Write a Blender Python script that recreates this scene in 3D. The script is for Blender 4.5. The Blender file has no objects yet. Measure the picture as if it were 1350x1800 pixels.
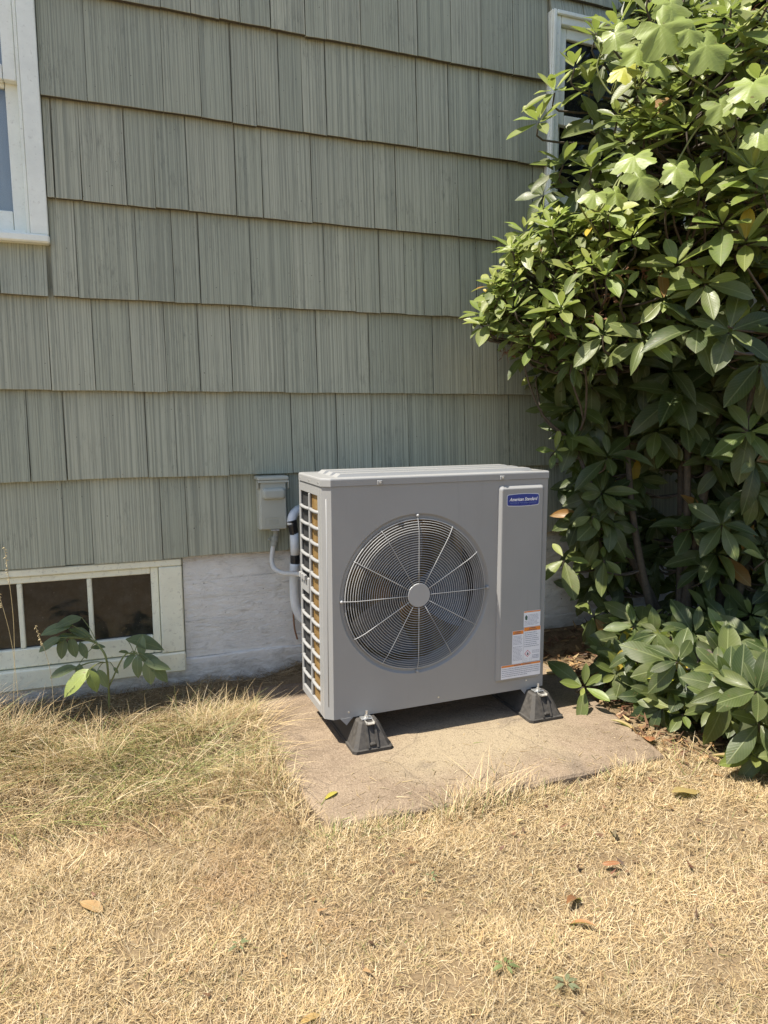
import bpy, math, random
import numpy as np
from mathutils import Vector, Matrix, noise as mnoise

random.seed(11); rng = np.random.default_rng(7)
SC = bpy.context.scene
COL = SC.collection

# ------------------------------------------------------------------ camera, sky, sun, exposure
FPX = 1250.0
PITCH, ROLL, YAW = math.radians(7.6965), math.radians(-0.1569), math.radians(20.7369)
CAM = Vector((0.0, -3.2418, 1.27))
fw = Vector((math.sin(YAW)*math.cos(PITCH), math.cos(YAW)*math.cos(PITCH), -math.sin(PITCH)))
_r = Vector((math.cos(YAW), -math.sin(YAW), 0)); _u = _r.cross(fw)
rt = _r*math.cos(ROLL) + _u*math.sin(ROLL); up = -_r*math.sin(ROLL) + _u*math.cos(ROLL)
cd = bpy.data.cameras.new('camera'); cam = bpy.data.objects.new('camera', cd); COL.objects.link(cam)
cd.sensor_fit = 'VERTICAL'; cd.sensor_height = 36.0; cd.lens = 36.0*FPX/1800.0
cd.clip_start = 0.05; cd.clip_end = 2000
cam.matrix_world = Matrix(((rt.x, up.x, -fw.x, CAM.x), (rt.y, up.y, -fw.y, CAM.y), (rt.z, up.z, -fw.z, CAM.z), (0, 0, 0, 1)))
SC.camera = cam

SUN_EL = math.radians(62.0)
w = bpy.data.worlds.new('World'); SC.world = w; w.use_nodes = True
nt = w.node_tree; bg = nt.nodes['Background']
sky = nt.nodes.new('ShaderNodeTexSky'); sky.sky_type = 'NISHITA'; sky.sun_disc = False
sky.sun_elevation = SUN_EL; sky.sun_rotation = math.radians(-90.0)
sky.air_density = 1.0; sky.dust_density = 1.1; sky.ozone_density = 1.0
nt.links.new(sky.outputs[0], bg.inputs[0]); bg.inputs[1].default_value = 0.10
sd = bpy.data.lights.new('sun', 'SUN'); sd.energy = 5.0; sd.angle = math.radians(0.53); sd.color = (1.0, 0.935, 0.83)
sun = bpy.data.objects.new('sun', sd); COL.objects.link(sun)
to_sun = Vector((-math.cos(SUN_EL), -0.012, math.sin(SUN_EL))).normalized()
sun.rotation_euler = to_sun.to_track_quat('Z', 'Y').to_euler()
sun.location = to_sun*20
SC.view_settings.view_transform = 'Standard'; SC.view_settings.look = 'None'
SC.view_settings.exposure = 1.05; SC.view_settings.gamma = 1.0; SC.view_settings.use_curve_mapping = False
SC.render.engine = 'CYCLES'
SC.cycles.use_denoising = True
SC.cycles.max_bounces = 8; SC.cycles.transparent_max_bounces = 8

# ------------------------------------------------------------------ helpers
def ray(px, py):
    return fw + rt*((px-675.0)/FPX) + up*((900.0-py)/FPX)
def atY(px, py, Y):
    d = ray(px, py); return CAM + d*((Y-CAM.y)/d.y)
def atZ(px, py, Z):
    d = ray(px, py); return CAM + d*((Z-CAM.z)/d.z)
def proj(P):
    d = P-CAM; z = d.dot(fw); return 675+FPX*d.dot(rt)/z, 900-FPX*d.dot(up)/z, z

def empty(name, loc, label, cat, group=None):
    o = bpy.data.objects.new(name, None); COL.objects.link(o); o.location = loc
    o.empty_display_size = 0.05
    tag(o, label, cat, group); return o
def tag(o, label=None, cat=None, group=None, kind=None):
    if label: o['label'] = label
    if cat: o['category'] = cat
    if group: o['group'] = group
    if kind: o['kind'] = kind
    return o
def root_loc(o):
    while o is not None and o.parent is not None: o = o.parent
    return o.location.copy() if o is not None else Vector((0, 0, 0))

class MB:
    def __init__(s): s.v = []; s.f = []; s.m = []
    def add(s, vs, fs, mi=0):
        b = len(s.v); s.v += [tuple(p) for p in vs]; s.f += [tuple(b+i for i in f) for f in fs]; s.m += [mi]*len(fs); return s
    def box(s, x0, x1, y0, y1, z0, z1, mi=0):
        return s.add([(x0,y0,z0),(x1,y0,z0),(x1,y1,z0),(x0,y1,z0),(x0,y0,z1),(x1,y0,z1),(x1,y1,z1),(x0,y1,z1)],
                     [(0,3,2,1),(4,5,6,7),(0,1,5,4),(1,2,6,5),(2,3,7,6),(3,0,4,7)], mi)
    def bbox(s, x0, x1, y0, y1, z0, z1, b, mi=0):
        # box with bevelled edges
        vs = []; idx = {}
        for ix in (0,1):
            for iy in (0,1):
                for iz in (0,1):
                    for ax in range(3):
                        p = [(x0+b, x1-b)[ix], (y0+b, y1-b)[iy], (z0+b, z1-b)[iz]]
                        p[ax] = ((x0,x1)[ix], (y0,y1)[iy], (z0,z1)[iz])[ax]
                        idx[ix,iy,iz,ax] = len(vs); vs.append(p)
        fs = []
        for k in (0,1):
            fs.append([idx[k,0,0,0], idx[k,1,0,0], idx[k,1,1,0], idx[k,0,1,0]][::(1 if k else -1)])
            fs.append([idx[0,k,0,1], idx[0,k,1,1], idx[1,k,1,1], idx[1,k,0,1]][::(1 if k else -1)])
            fs.append([idx[0,0,k,2], idx[1,0,k,2], idx[1,1,k,2], idx[0,1,k,2]][::(1 if k else -1)])
        for a in (0,1):
            for c in (0,1):
                fs.append([idx[0,a,c,1], idx[1,a,c,1], idx[1,a,c,2], idx[0,a,c,2]])
                fs.append([idx[a,0,c,0], idx[a,1,c,0], idx[a,1,c,2], idx[a,0,c,2]])
                fs.append([idx[a,c,0,0], idx[a,c,1,0], idx[a,c,1,1], idx[a,c,0,1]])
        for ix in (0,1):
            for iy in (0,1):
                for iz in (0,1): fs.append([idx[ix,iy,iz,k] for k in range(3)])
        return s.add(vs, fs, mi)
    def tube(s, pts, rad, n=8, mi=0, cap=True):
        pts = [Vector(p) for p in pts]
        if not hasattr(rad, '__len__'): rad = [rad]*len(pts)
        vs = []; fs = []; prev = None
        for i, p in enumerate(pts):
            t = (pts[min(i+1, len(pts)-1)] - pts[max(i-1, 0)]).normalized()
            if prev is None:
                a = Vector((0,0,1)) if abs(t.z) < .9 else Vector((1,0,0))
                nrm = (a - t*a.dot(t)).normalized()
            else: nrm = (prev - t*prev.dot(t)).normalized()
            prev = nrm; bn = t.cross(nrm)
            for k in range(n):
                an = 2*math.pi*k/n; vs.append(p + (nrm*math.cos(an)+bn*math.sin(an))*rad[i])
        for i in range(len(pts)-1):
            for k in range(n):
                fs.append((i*n+k, i*n+(k+1)%n, (i+1)*n+(k+1)%n, (i+1)*n+k))
        if cap:
            fs.append(tuple(range(n))[::-1]); fs.append(tuple((len(pts)-1)*n+k for k in range(n)))
        return s.add(vs, fs, mi)
    def ico(s, c, r, mi=0, n=8, m=5):
        vs = []; fs = []
        for j in range(m+1):
            th = math.pi*j/m
            for k in range(n):
                a = 2*math.pi*k/n
                vs.append((c[0]+r*math.sin(th)*math.cos(a), c[1]+r*math.sin(th)*math.sin(a), c[2]+r*math.cos(th)))
        for j in range(m):
            for k in range(n): fs.append((j*n+k, (j+1)*n+k, (j+1)*n+(k+1)%n, j*n+(k+1)%n))
        return s.add(vs, fs, mi)
    def xf(s, fn):
        s.v = [tuple(fn(Vector(p))) for p in s.v]; return s
    def build(s, name, mats, parent=None, smooth=False):
        base = root_loc(parent)
        me = bpy.data.meshes.new(name)
        me.from_pydata([(p[0]-base.x, p[1]-base.y, p[2]-base.z) for p in s.v], [], s.f)
        if not isinstance(mats, (list, tuple)): mats = [mats]
        for m in mats: me.materials.append(m)
        if len(mats) > 1: me.polygons.foreach_set('material_index', s.m)
        if smooth: me.polygons.foreach_set('use_smooth', [True]*len(me.polygons))
        me.update()
        o = bpy.data.objects.new(name, me); COL.objects.link(o)
        if parent is not None: o.parent = parent
        return o

def bez(p0, p1, p2, p3, n=12):
    out = []
    for i in range(n+1):
        t = i/n; out.append(Vector(p0)*(1-t)**3 + Vector(p1)*3*t*(1-t)**2 + Vector(p2)*3*t*t*(1-t) + Vector(p3)*t**3)
    return out
def spline(pts, n=6):
    P = [Vector(p) for p in pts]; P = [P[0]*2-P[1]] + P + [P[-1]*2-P[-2]]; out = []
    for i in range(1, len(P)-2):
        for k in range(n):
            t = k/n
            out.append(0.5*((2*P[i]) + (P[i+1]-P[i-1])*t + (2*P[i-1]-5*P[i]+4*P[i+1]-P[i+2])*t*t + (3*P[i]-P[i-1]-3*P[i+1]+P[i+2])*t**3))
    out.append(P[-2]); return out

# ------------------------------------------------------------------ materials
class NM:
    def __init__(s, name, rough=0.6, base=(.5,.5,.5), spec=0.5, metal=0.0):
        s.m = bpy.data.materials.new(name); s.m.use_nodes = True; s.t = s.m.node_tree
        s.p = s.t.nodes['Principled BSDF']
        s.p.inputs['Base Color'].default_value = (*base, 1); s.p.inputs['Roughness'].default_value = rough
        s.p.inputs['Specular IOR Level'].default_value = spec; s.p.inputs['Metallic'].default_value = metal
    def n(s, t, **kw):
        nd = s.t.nodes.new(t)
        for k, v in kw.items(): setattr(nd, k, v)
        return nd
    def l(s, a, b): s.t.links.new(a, b)
    def pos(s, scale=(1,1,1), rand=False):
        g = s.n('ShaderNodeNewGeometry'); mp = s.n('ShaderNodeMapping'); mp.inputs['Scale'].default_value = scale
        s.l(g.outputs['Position'], mp.inputs['Vector'])
        if rand:
            oi = s.n('ShaderNodeObjectInfo'); mu = s.n('ShaderNodeMath', operation='MULTIPLY'); mu.inputs[1].default_value = 37.0
            s.l(oi.outputs['Random'], mu.inputs[0]); cx = s.n('ShaderNodeCombineXYZ'); s.l(mu.outputs[0], cx.inputs[0]); s.l(mu.outputs[0], cx.inputs[2])
            s.l(cx.outputs[0], mp.inputs['Location'])
        return mp.outputs[0]
    def noise(s, vec, scale, detail=4, rough=.55, dist=0):
        nd = s.n('ShaderNodeTexNoise'); nd.inputs['Scale'].default_value = scale; nd.inputs['Detail'].default_value = detail
        nd.inputs['Roughness'].default_value = rough; nd.inputs['Distortion'].default_value = dist
        s.l(vec, nd.inputs['Vector']); return nd.outputs['Fac']
    def ramp(s, fac, stops):
        r = s.n('ShaderNodeValToRGB'); e = r.color_ramp.elements
        while len(e) < len(stops): e.new(0.5)
        for i, (p, c) in enumerate(stops):
            e[i].position = p; e[i].color = (*c, 1) if len(c) == 3 else c
        s.l(fac, r.inputs[0]); return r.outputs[0]
    def val(s, fac, a, b, lo=0., hi=1.):
        r = s.n('ShaderNodeMapRange'); r.inputs[1].default_value = a; r.inputs[2].default_value = b
        r.inputs[3].default_value = lo; r.inputs[4].default_value = hi; s.l(fac, r.inputs[0]); return r.outputs[0]
    def mix(s, fac, a, b, mode='MIX'):
        m = s.n('ShaderNodeMix', data_type='RGBA', blend_type=mode)
        if isinstance(fac, (int, float)): m.inputs[0].default_value = fac
        else: s.l(fac, m.inputs[0])
        for k, x in ((6, a), (7, b)):
            if isinstance(x, tuple): m.inputs[k].default_value = (*x, 1)
            else: s.l(x, m.inputs[k])
        return m.outputs[2]
    def col(s, c): s.l(c, s.p.inputs['Base Color'])
    def bump(s, h, strength=.3, dist=.002, prev=None):
        b = s.n('ShaderNodeBump'); b.inputs['Strength'].default_value = strength; b.inputs['Distance'].default_value = dist
        s.l(h, b.inputs['Height'])
        if prev is not None: s.l(prev, b.inputs['Normal'])
        s.l(b.outputs[0], s.p.inputs['Normal']); return b.outputs[0]
    def rough(s, r): s.l(r, s.p.inputs['Roughness'])

def mat_plain(name, base, rough=.5, metal=0., spec=.5, var=.15, scale=40, bump=.1):
    m = NM(name, rough, base, spec, metal); p = m.pos()
    n1 = m.noise(p, scale, 4); lo = tuple(c*(1-var) for c in base); hi = tuple(min(1, c*(1+var)) for c in base)
    m.col(m.ramp(n1, [(.3, lo), (.7, hi)])); m.rough(m.val(n1, .3, .7, rough*.85, min(1, rough*1.15)))
    if bump: m.bump(m.noise(p, scale*6, 3), bump, .001)
    return m.m

def mk_shingle():
    m = NM('shingle_paint', .6, (.45,.46,.38), .3)
    comb = m.noise(m.pos((1, 0, 0.003), True), 150, 1, .5)          # combed vertical grooves
    wide = m.noise(m.pos((1, 0, 0.003), True), 40, 1, .4)
    fine = m.noise(m.pos((1, 0, 0.012), True), 320, 2, .6)
    big = m.noise(m.pos((1, 0, .7), True), 5, 4, .6)
    oi = m.n('ShaderNodeObjectInfo')
    tone = m.ramp(oi.outputs['Random'], [(0, (.375,.388,.295)), (.4, (.42,.428,.322)), (.7, (.437,.440,.335)), (1, (.48,.482,.365))])
    c = m.mix(m.val(comb, .38, .58, .62, 0), tone, (.20,.21,.165))
    c = m.mix(m.val(wide, .35, .5, .22, 0), c, (.24,.25,.20))
    dirt = m.noise(m.pos((1, 0, .14), True), 90, 6, .8)
    dmask = m.n('ShaderNodeMath', operation='MULTIPLY'); m.l(m.val(dirt, .5, .68, 0, 1), dmask.inputs[0]); m.l(m.val(big, .46, .68, 0, .85), dmask.inputs[1])
    c = m.mix(dmask.outputs[0], c, (.10,.108,.088))
    c = m.mix(m.val(fine, .55, .68, 0, .55), c, (.15,.16,.125))
    speck = m.noise(m.pos((1, 0, .7), True), 110, 1, .5)
    c = m.mix(m.val(speck, .755, .78, 0, .85), c, (.05,.05,.045))
    m.col(c); b = m.bump(comb, .8, .003); m.bump(dirt, .2, .0012, b)
    return m.m
def mk_butt():
    return mat_plain('shingle_butt', (.085,.07,.052), .8, var=.3, scale=60)  # butt edge coloured dark to deepen the shadow line under each course
def mk_trim(name, base, peel=.5, dirt=.35):
    m = NM(name, .45, base, .4); p = m.pos(); n1 = m.noise(p, 9, 6, .65); n2 = m.noise(p, 55, 5, .7)
    lo = tuple(c*.88 for c in base)
    c = m.mix(m.val(n1, .35, .65, 0, 1), lo, base)
    c = m.mix(m.val(n2, .64-.08*peel, .74, 0, dirt), c, (.20,.17,.12))
    cr = m.noise(m.pos((1,1,.12)), 130, 3, .6); c = m.mix(m.val(cr, .68, .74, 0, .45), c, (.28,.25,.19))
    m.col(c); b = m.bump(n2, .35, .002); m.bump(cr, .25, .001, b); m.rough(m.val(n1, .3, .7, .35, .6)); return m.m
def mk_foundation():
    m = NM('foundation_paint', .8, (.6,.6,.57), .25); p = m.pos()
    n1 = m.noise(p, 5, 6, .65, .4); rg = m.noise(m.pos((.6, 1, 1.3)), 20, 8, .7, .3); st = m.noise(m.pos((.22, 1, 2.6)), 22, 5, .6, .5); pit = m.noise(p, 62, 3, .6)
    c = m.ramp(n1, [(.3, (.72,.70,.65)), (.7, (.88,.86,.81))])
    c = m.mix(m.val(rg, .54, .70, 0, .6), c, (.46,.45,.41))
    c = m.mix(m.val(st, .62, .70, 0, .5), c, (.36,.33,.28))
    c = m.mix(m.val(pit, .69, .74, 0, .8), c, (.17,.15,.12))
    g = m.n('ShaderNodeNewGeometry'); sx = m.n('ShaderNodeSeparateXYZ'); m.l(g.outputs['Position'], sx.inputs[0])
    lowz = m.val(sx.outputs[2], .05, .19, 1, 0)
    dm = m.n('ShaderNodeMath', operation='MULTIPLY'); m.l(lowz, dm.inputs[0]); m.l(m.val(rg, .35, .6, .15, .85), dm.inputs[1])
    c = m.mix(dm.outputs[0], c, (.27,.23,.175))
    hi = m.val(sx.outputs[2], .60, .66, 0, 1); dh = m.n('ShaderNodeMath', operation='MULTIPLY'); m.l(hi, dh.inputs[0]); m.l(m.val(rg, .4, .62, .1, .8), dh.inputs[1])
    c = m.mix(dh.outputs[0], c, (.40,.31,.22))
    m.col(c); b = m.bump(rg, 1.0, .016); b = m.bump(st, .5, .006, b); m.bump(pit, .4, .004, b); return m.m
def mk_pad():
    m = NM('pad_concrete', .9, (.2,.16,.12), .15); p = m.pos()
    n1 = m.noise(p, 5.5, 8, .7, .5); n2 = m.noise(p, 190, 2, .6); n3 = m.noise(p, 3.1, 5, .6, .8); n4 = m.noise(p, 30, 6, .75)
    c = m.ramp(n1, [(.28, (.165,.122,.083)), (.5, (.225,.170,.118)), (.75, (.285,.218,.152))])
    g = m.n('ShaderNodeNewGeometry'); mp = m.n('ShaderNodeMapping'); mp.inputs['Location'].default_value = (-1.22*2.1, .98*3.6, 0); mp.inputs['Scale'].default_value = (2.1, 3.6, 0)
    m.l(g.outputs['Position'], mp.inputs['Vector']); ln = m.n('ShaderNodeVectorMath', operation='LENGTH'); m.l(mp.outputs[0], ln.inputs[0])
    sm = m.n('ShaderNodeMath', operation='MULTIPLY_ADD'); m.l(n3, sm.inputs[0]); sm.inputs[1].default_value = 1.6; m.l(ln.outputs['Value'], sm.inputs[2])
    c = m.mix(m.val(sm.outputs[0], 1.85, 1.25, 0, .9), c, (.295,.238,.155))            # pale dried water stain
    c = m.mix(m.val(n3, .44, .34, 0, .55), c, (.12,.095,.075))
    c = m.mix(m.val(n2, .56, .70, 0, .6), c, (.38,.305,.225)); c = m.mix(m.val(n2, .43, .32, 0, .6), c, (.085,.062,.043))
    c = m.mix(m.val(n4, .58, .70, 0, .55), c, (.105,.08,.06))
    wv = m.n('ShaderNodeTexVoronoi', feature='DISTANCE_TO_EDGE'); wv.inputs['Scale'].default_value = 1.7
    ds = m.n('ShaderNodeMixRGB'); ds.inputs[0].default_value = .12; m.l(p, ds.inputs[1])
    nz = m.n('ShaderNodeTexNoise'); nz.inputs['Scale'].default_value = 7; m.l(p, nz.inputs['Vector']); m.l(nz.outputs['Color'], ds.inputs[2]); m.l(ds.outputs[0], wv.inputs['Vector'])
    c = m.mix(m.val(wv.outputs['Distance'], .002, .006, .35, 0), c, (.09,.07,.05))
    m.col(c); b = m.bump(n2, .9, .004); m.bump(n4, .5, .006, b); return m.m
def mk_paint(name, base, rough=.38, bump=.04):
    m = NM(name, rough, base, .5); p = m.pos(); n1 = m.noise(p, 3, 5, .6); n2 = m.noise(p, 420, 2)
    c = m.ramp(n1, [(.3, tuple(x*.95 for x in base)), (.7, tuple(x*1.03 for x in base))])
    d = m.noise(p, 26, 6, .75); c = m.mix(m.val(d, .60, .78, 0, .30), c, (.36,.33,.27)); sk = m.noise(m.pos((1, 1, .06)), 38, 4, .6); c = m.mix(m.val(sk, .58, .72, 0, .16), c, tuple(x*.72 for x in base))
    m.col(c); m.rough(m.val(n1, .3, .7, rough*.9, rough*1.15)); m.bump(n2, bump, .0006); return m.m
def mk_leaf(name, obj_color):
    m = NM(name, .38, (.06,.1,.03), .4)
    if obj_color:
        oi = m.n('ShaderNodeObjectInfo'); c = oi.outputs['Color']
    else:
        at = m.n('ShaderNodeAttribute', attribute_name='tint'); c = at.outputs['Color']
    uv = m.n('ShaderNodeAttribute', attribute_name='leafuv')          # x across, y along
    sx = m.n('ShaderNodeSeparateXYZ'); m.l(uv.outputs['Vector'], sx.inputs[0])
    ab = m.n('ShaderNodeMath', operation='ABSOLUTE'); m.l(sx.outputs[0], ab.inputs[0])
    rib = m.val(ab.outputs[0], .02, .08, 1, 0)
    # side veins
    sl = m.n('ShaderNodeMath', operation='MULTIPLY_ADD'); m.l(ab.outputs[0], sl.inputs[0]); sl.inputs[1].default_value = -.28; m.l(sx.outputs[1], sl.inputs[2])
    wv = m.n('ShaderNodeMath', operation='MULTIPLY'); m.l(sl.outputs[0], wv.inputs[0]); wv.inputs[1].default_value = 75.0
    sn = m.n('ShaderNodeMath', operation='SINE'); m.l(wv.outputs[0], sn.inputs[0])
    vein = m.val(sn.outputs[0], .75, 1.0, 0, .3)
    mx = m.n('ShaderNodeMath', operation='MAXIMUM'); m.l(rib, mx.inputs[0]); m.l(vein, mx.inputs[1])
    p = m.pos(); n1 = m.noise(p, 30, 4, .6)
    c1 = m.mix(m.val(n1, .3, .7, .0, .35), c, m.mix(.6, c, (.02,.03,.01)))
    pale = m.mix(.28, c, (.42,.46,.20))
    c1 = m.mix(mx.outputs[0], c1, pale)
    sp = m.noise(p, 80, 3, .6); c1 = m.mix(m.val(sp, .66, .72, 0, .8), c1, (.15,.09,.04)); du = m.noise(p, 9, 3, .6); c1 = m.mix(m.val(du, .5, .7, 0, .28), c1, (.24,.23,.16))
    g = m.n('ShaderNodeNewGeometry')
    c2 = m.mix(g.outputs['Backfacing'], c1, m.mix(.5, c, (.28,.32,.16)))
    m.col(c2); m.rough(m.val(n1, .3, .7, .34, .52))
    m.bump(mx.outputs[0], .35, .0025)
    tr = m.n('ShaderNodeBsdfTranslucent'); m.l(m.mix(.5, c2, (.34,.46,.04)), tr.inputs[0])
    ms = m.n('ShaderNodeMixShader'); ms.inputs[0].default_value = .30
    out = m.t.nodes['Material Output']; m.l(m.p.outputs[0], ms.inputs[1]); m.l(tr.outputs[0], ms.inputs[2]); m.l(ms.outputs[0], out.inputs[0])
    return m.m
def mk_grass(name):
    m = NM(name, .55, (.5,.4,.2), .35)
    at = m.n('ShaderNodeAttribute', attribute_name='tint'); m.col(at.outputs['Color'])
    tr = m.n('ShaderNodeBsdfTranslucent'); m.l(at.outputs['Color'], tr.inputs[0])
    ms = m.n('ShaderNodeMixShader'); ms.inputs[0].default_value = .2
    out = m.t.nodes['Material Output']; m.l(m.p.outputs[0], ms.inputs[1]); m.l(tr.outputs[0], ms.inputs[2]); m.l(ms.outputs[0], out.inputs[0])
    return m.m
def mk_ground():
    m = NM('ground_soil', .95, (.2,.15,.1), .1); p = m.pos()
    n1 = m.noise(p, 3, 6, .6); n2 = m.noise(p, 60, 5, .7)
    c = m.ramp(n1, [(.3, (.12,.085,.05)), (.6, (.20,.145,.085))]); c = m.mix(m.val(n2, .4, .7, 0, .6), c, (.24,.18,.105))
    m.col(c); m.bump(n2, .8, .01); return m.m
def mk_glass(name, tint, rough, dirt):
    m = NM(name, rough, tint, .5); p = m.pos(); n1 = m.noise(p, 18, 6, .7); n2 = m.noise(p, 140, 3, .6)
    c = m.mix(m.val(n1, .4, .75, 0, dirt), tint, (.15,.14,.125)); c = m.mix(m.val(n2, .68, .76, 0, .7*min(1, dirt*2)), c, (.42,.38,.32))
    m.col(c); m.rough(m.val(n1, .4, .7, rough, rough+.18)); return m.m

M = {}
M['shingle'] = mk_shingle(); M['butt'] = mk_butt()
M['trim'] = mk_trim('window_paint', (.90,.93,.84)); M['trim_old'] = mk_trim('basement_frame_paint', (.86,.845,.67), 1.0, .5)
M['foundation'] = mk_foundation(); M['pad'] = mk_pad(); M['ground'] = mk_ground()
M['cab'] = mk_paint('cabinet_paint', (.28,.28,.274), .33); M['guard'] = mk_paint('guard_wire', (.33,.33,.325), .35, .0)
M['cab_dark'] = mat_plain('cabinet_interior', (.022,.022,.022), .7, var=.2)
M['coil'] = None
M['rubber'] = mat_plain('rubber', (.048,.043,.037), .75, var=.35, scale=60, bump=.5)
M['zinc'] = mat_plain('zinc', (.62,.62,.60), .35, metal=.85, var=.2, scale=90)
M['alu'] = mat_plain('channel_metal', (.55,.53,.48), .45, metal=.6, var=.2)
M['box'] = mk_paint('box_paint', (.46,.47,.40), .42)
M['pvc'] = mat_plain('white_insulation', (.72,.73,.72), .5, var=.08, scale=30, bump=.3)
M['conduit'] = mat_plain('conduit_plastic', (.62,.61,.57), .45, var=.08, scale=30, bump=.1)
M['fitting'] = mat_plain('grey_fitting', (.33,.33,.28), .5, var=.15)
M['tape'] = mat_plain('black_tape', (.018,.018,.020), .32, var=.3, scale=80, bump=.5)
M['copper'] = mat_plain('brown_cable', (.24,.12,.06), .5, var=.2)
M['white'] = mat_plain('sticker_white', (.72,.73,.76), .4, var=.03, bump=0)
M['orange'] = mat_plain('sticker_orange', (.72,.24,.04), .4, var=.05, bump=0)
M['ink'] = mat_plain('ink', (.10,.10,.13), .5, var=.05, bump=0)
M['red'] = mat_plain('sticker_red', (.55,.04,.05), .4, var=.05, bump=0)
M['blue'] = mat_plain('badge_blue', (.008,.03,.23), .3, var=.05, bump=0)
M['silver'] = mat_plain('badge_silver', (.60,.62,.66), .3, var=.03, bump=0)
M['leaf_o'] = mk_leaf('leaf_object', True); M['leaf_v'] = mk_leaf('leaf_tint', False)
M['bark'] = mat_plain('bark', (.075,.06,.045), .85, var=.4, scale=70, bump=.8)
M['stem_green'] = mat_plain('green_stem', (.17,.19,.06), .6, var=.2)
M['grass'] = mk_grass('dry_grass_blade'); M['dead'] = mat_plain('spent_flower', (.16,.07,.035), .8, var=.4)
M['glass_up'] = mk_glass('window_glass', (.012,.014,.014), .03, .05)
M['glass_base'] = mk_glass('dirty_basement_glass', (.015,.015,.014), .08, .20)
M['litter'] = None
def mk_coil():
    m = NM('coil_fins', .45, (.42,.27,.09), .5, .35)
    p = m.pos((1, 1, 1)); wv = m.n('ShaderNodeTexWave', wave_type='BANDS', bands_direction='Y'); wv.inputs['Scale'].default_value = 220; wv.inputs['Distortion'].default_value = .4
    m.l(p, wv.inputs['Vector']); n1 = m.noise(p, 24, 4)
    c = m.ramp(n1, [(.3, (.30,.17,.045)), (.7, (.52,.34,.13))]); c = m.mix(m.val(wv.outputs['Fac'], .3, .8, 0, .45), c, (.12,.07,.02)); m.col(c)
    m.bump(wv.outputs['Fac'], .5, .002); return m.m
M['coil'] = mk_coil()
def mk_curtain():
    m = NM('curtain_cloth', .9, (.5,.52,.56), .2); p = m.pos((1, 1, .15)); n1 = m.noise(p, 16, 3); m.col(m.ramp(n1, [(.3, (.78,.79,.80)), (.7, (.92,.92,.92))])); return m.m
M['curtain'] = mk_curtain()
def mk_win_glass():
    m = NM('clear_pane', .02, (.02,.02,.02), .5)
    tr = m.n('ShaderNodeBsdfTransparent'); tr.inputs[0].default_value = (.86,.89,.90, 1)
    gl = m.n('ShaderNodeBsdfGlossy'); gl.inputs['Roughness'].default_value = .03
    fr = m.n('ShaderNodeFresnel'); fr.inputs[0].default_value = 1.52
    ad = m.n('ShaderNodeMath', operation='ADD'); m.l(fr.outputs[0], ad.inputs[0]); ad.inputs[1].default_value = .04
    ms = m.n('ShaderNodeMixShader'); m.l(ad.outputs[0], ms.inputs[0]); m.l(tr.outputs[0], ms.inputs[1]); m.l(gl.outputs[0], ms.inputs[2])
    m.l(ms.outputs[0], m.t.nodes['Material Output'].inputs[0]); return m.m
M['pane'] = mk_win_glass()

# ------------------------------------------------------------------ ground
def sstep(a, b, x):
    t = np.clip((x-a)/(b-a), 0, 1); return t*t*(3-2*t)
_ph = rng.uniform(0, 6.28, (14, 2)); _kx = rng.normal(0, 1, 14); _ky = rng.normal(0, 1, 14)
def lump(x, y, f):
    s = 0
    for i in range(14):
        s = s + np.sin(x*f*_kx[i]*1.6 + _ph[i,0]) * np.sin(y*f*_ky[i]*1.6 + _ph[i,1])
    return s/5.0
PADPOLY = [(.500,-.115),(.515,-.45),(.508,-.80),(.522,-1.08),(.555,-1.298),(.98,-1.318),(1.40,-1.310),(1.825,-1.308),(1.875,-1.06),(1.950,-.56),(1.98,-.115)]
def in_pad(x, y, grow=0.0):
    x = np.asarray(x, float); y = np.asarray(y, float)
    yf = -1.31 - grow; xr = 1.825 + (y+1.302)/(-.115+1.302)*.178 + grow
    return (x > .512-grow) & (x < xr) & (y > yf) & (y < -.11+grow)
def gz(x, y):
    x = np.asarray(x, float); y = np.asarray(y, float)
    z = .014*lump(x, y, 2.3) + .008*lump(x+9, y-4, 8.0) + .004*lump(x+2, y+7, 22.0)
    z = z + .055*sstep(-.55, -.02, y)*sstep(.9, .3, x) + .09*sstep(-.35, -.02, y)*sstep(.5, .85, x)
    z = z + .045*np.exp(-((x+.25)**2/.30 + (y+.55)**2/.08)) + .03*np.exp(-((x-.30)**2/.05+(y+.55)**2/.05))
    z = z + .02*sstep(1.7, 2.1, x)*sstep(-1.4, -.9, y)
    z = z + .020*sstep(.45, .05, np.maximum(np.maximum(.51-x, x-1.85), np.maximum(-1.31-y, 0)))*sstep(-.2, -.6, y); z = np.where(in_pad(x, y, -.03), -.012, z)
    return z
def axis(fine0, fine1, step, far):
    a = np.arange(fine0, fine1+1e-6, step)
    ext = np.array([.1,.25,.5,1,2,4,8,16,40,100,far])
    return np.concatenate([fine0-ext[::-1], a, fine1+ext])
gx = axis(-2.2, 4.2, .03, 400); gy = axis(-4.2, .35, .03, 400)
X, Y = np.meshgrid(gx, gy); Zg = gz(X, Y)
Zg = np.where((X < -3) | (X > 5) | (Y < -5) | (Y > .8), 0.0, Zg)
V = np.stack([X, Y, Zg], -1).reshape(-1, 3); nx, ny = len(gx), len(gy)
ii = (np.arange(ny-1)[:, None]*nx + np.arange(nx-1)[None, :]).reshape(-1)
F = np.stack([ii, ii+1, ii+nx+1, ii+nx], -1)
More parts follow.
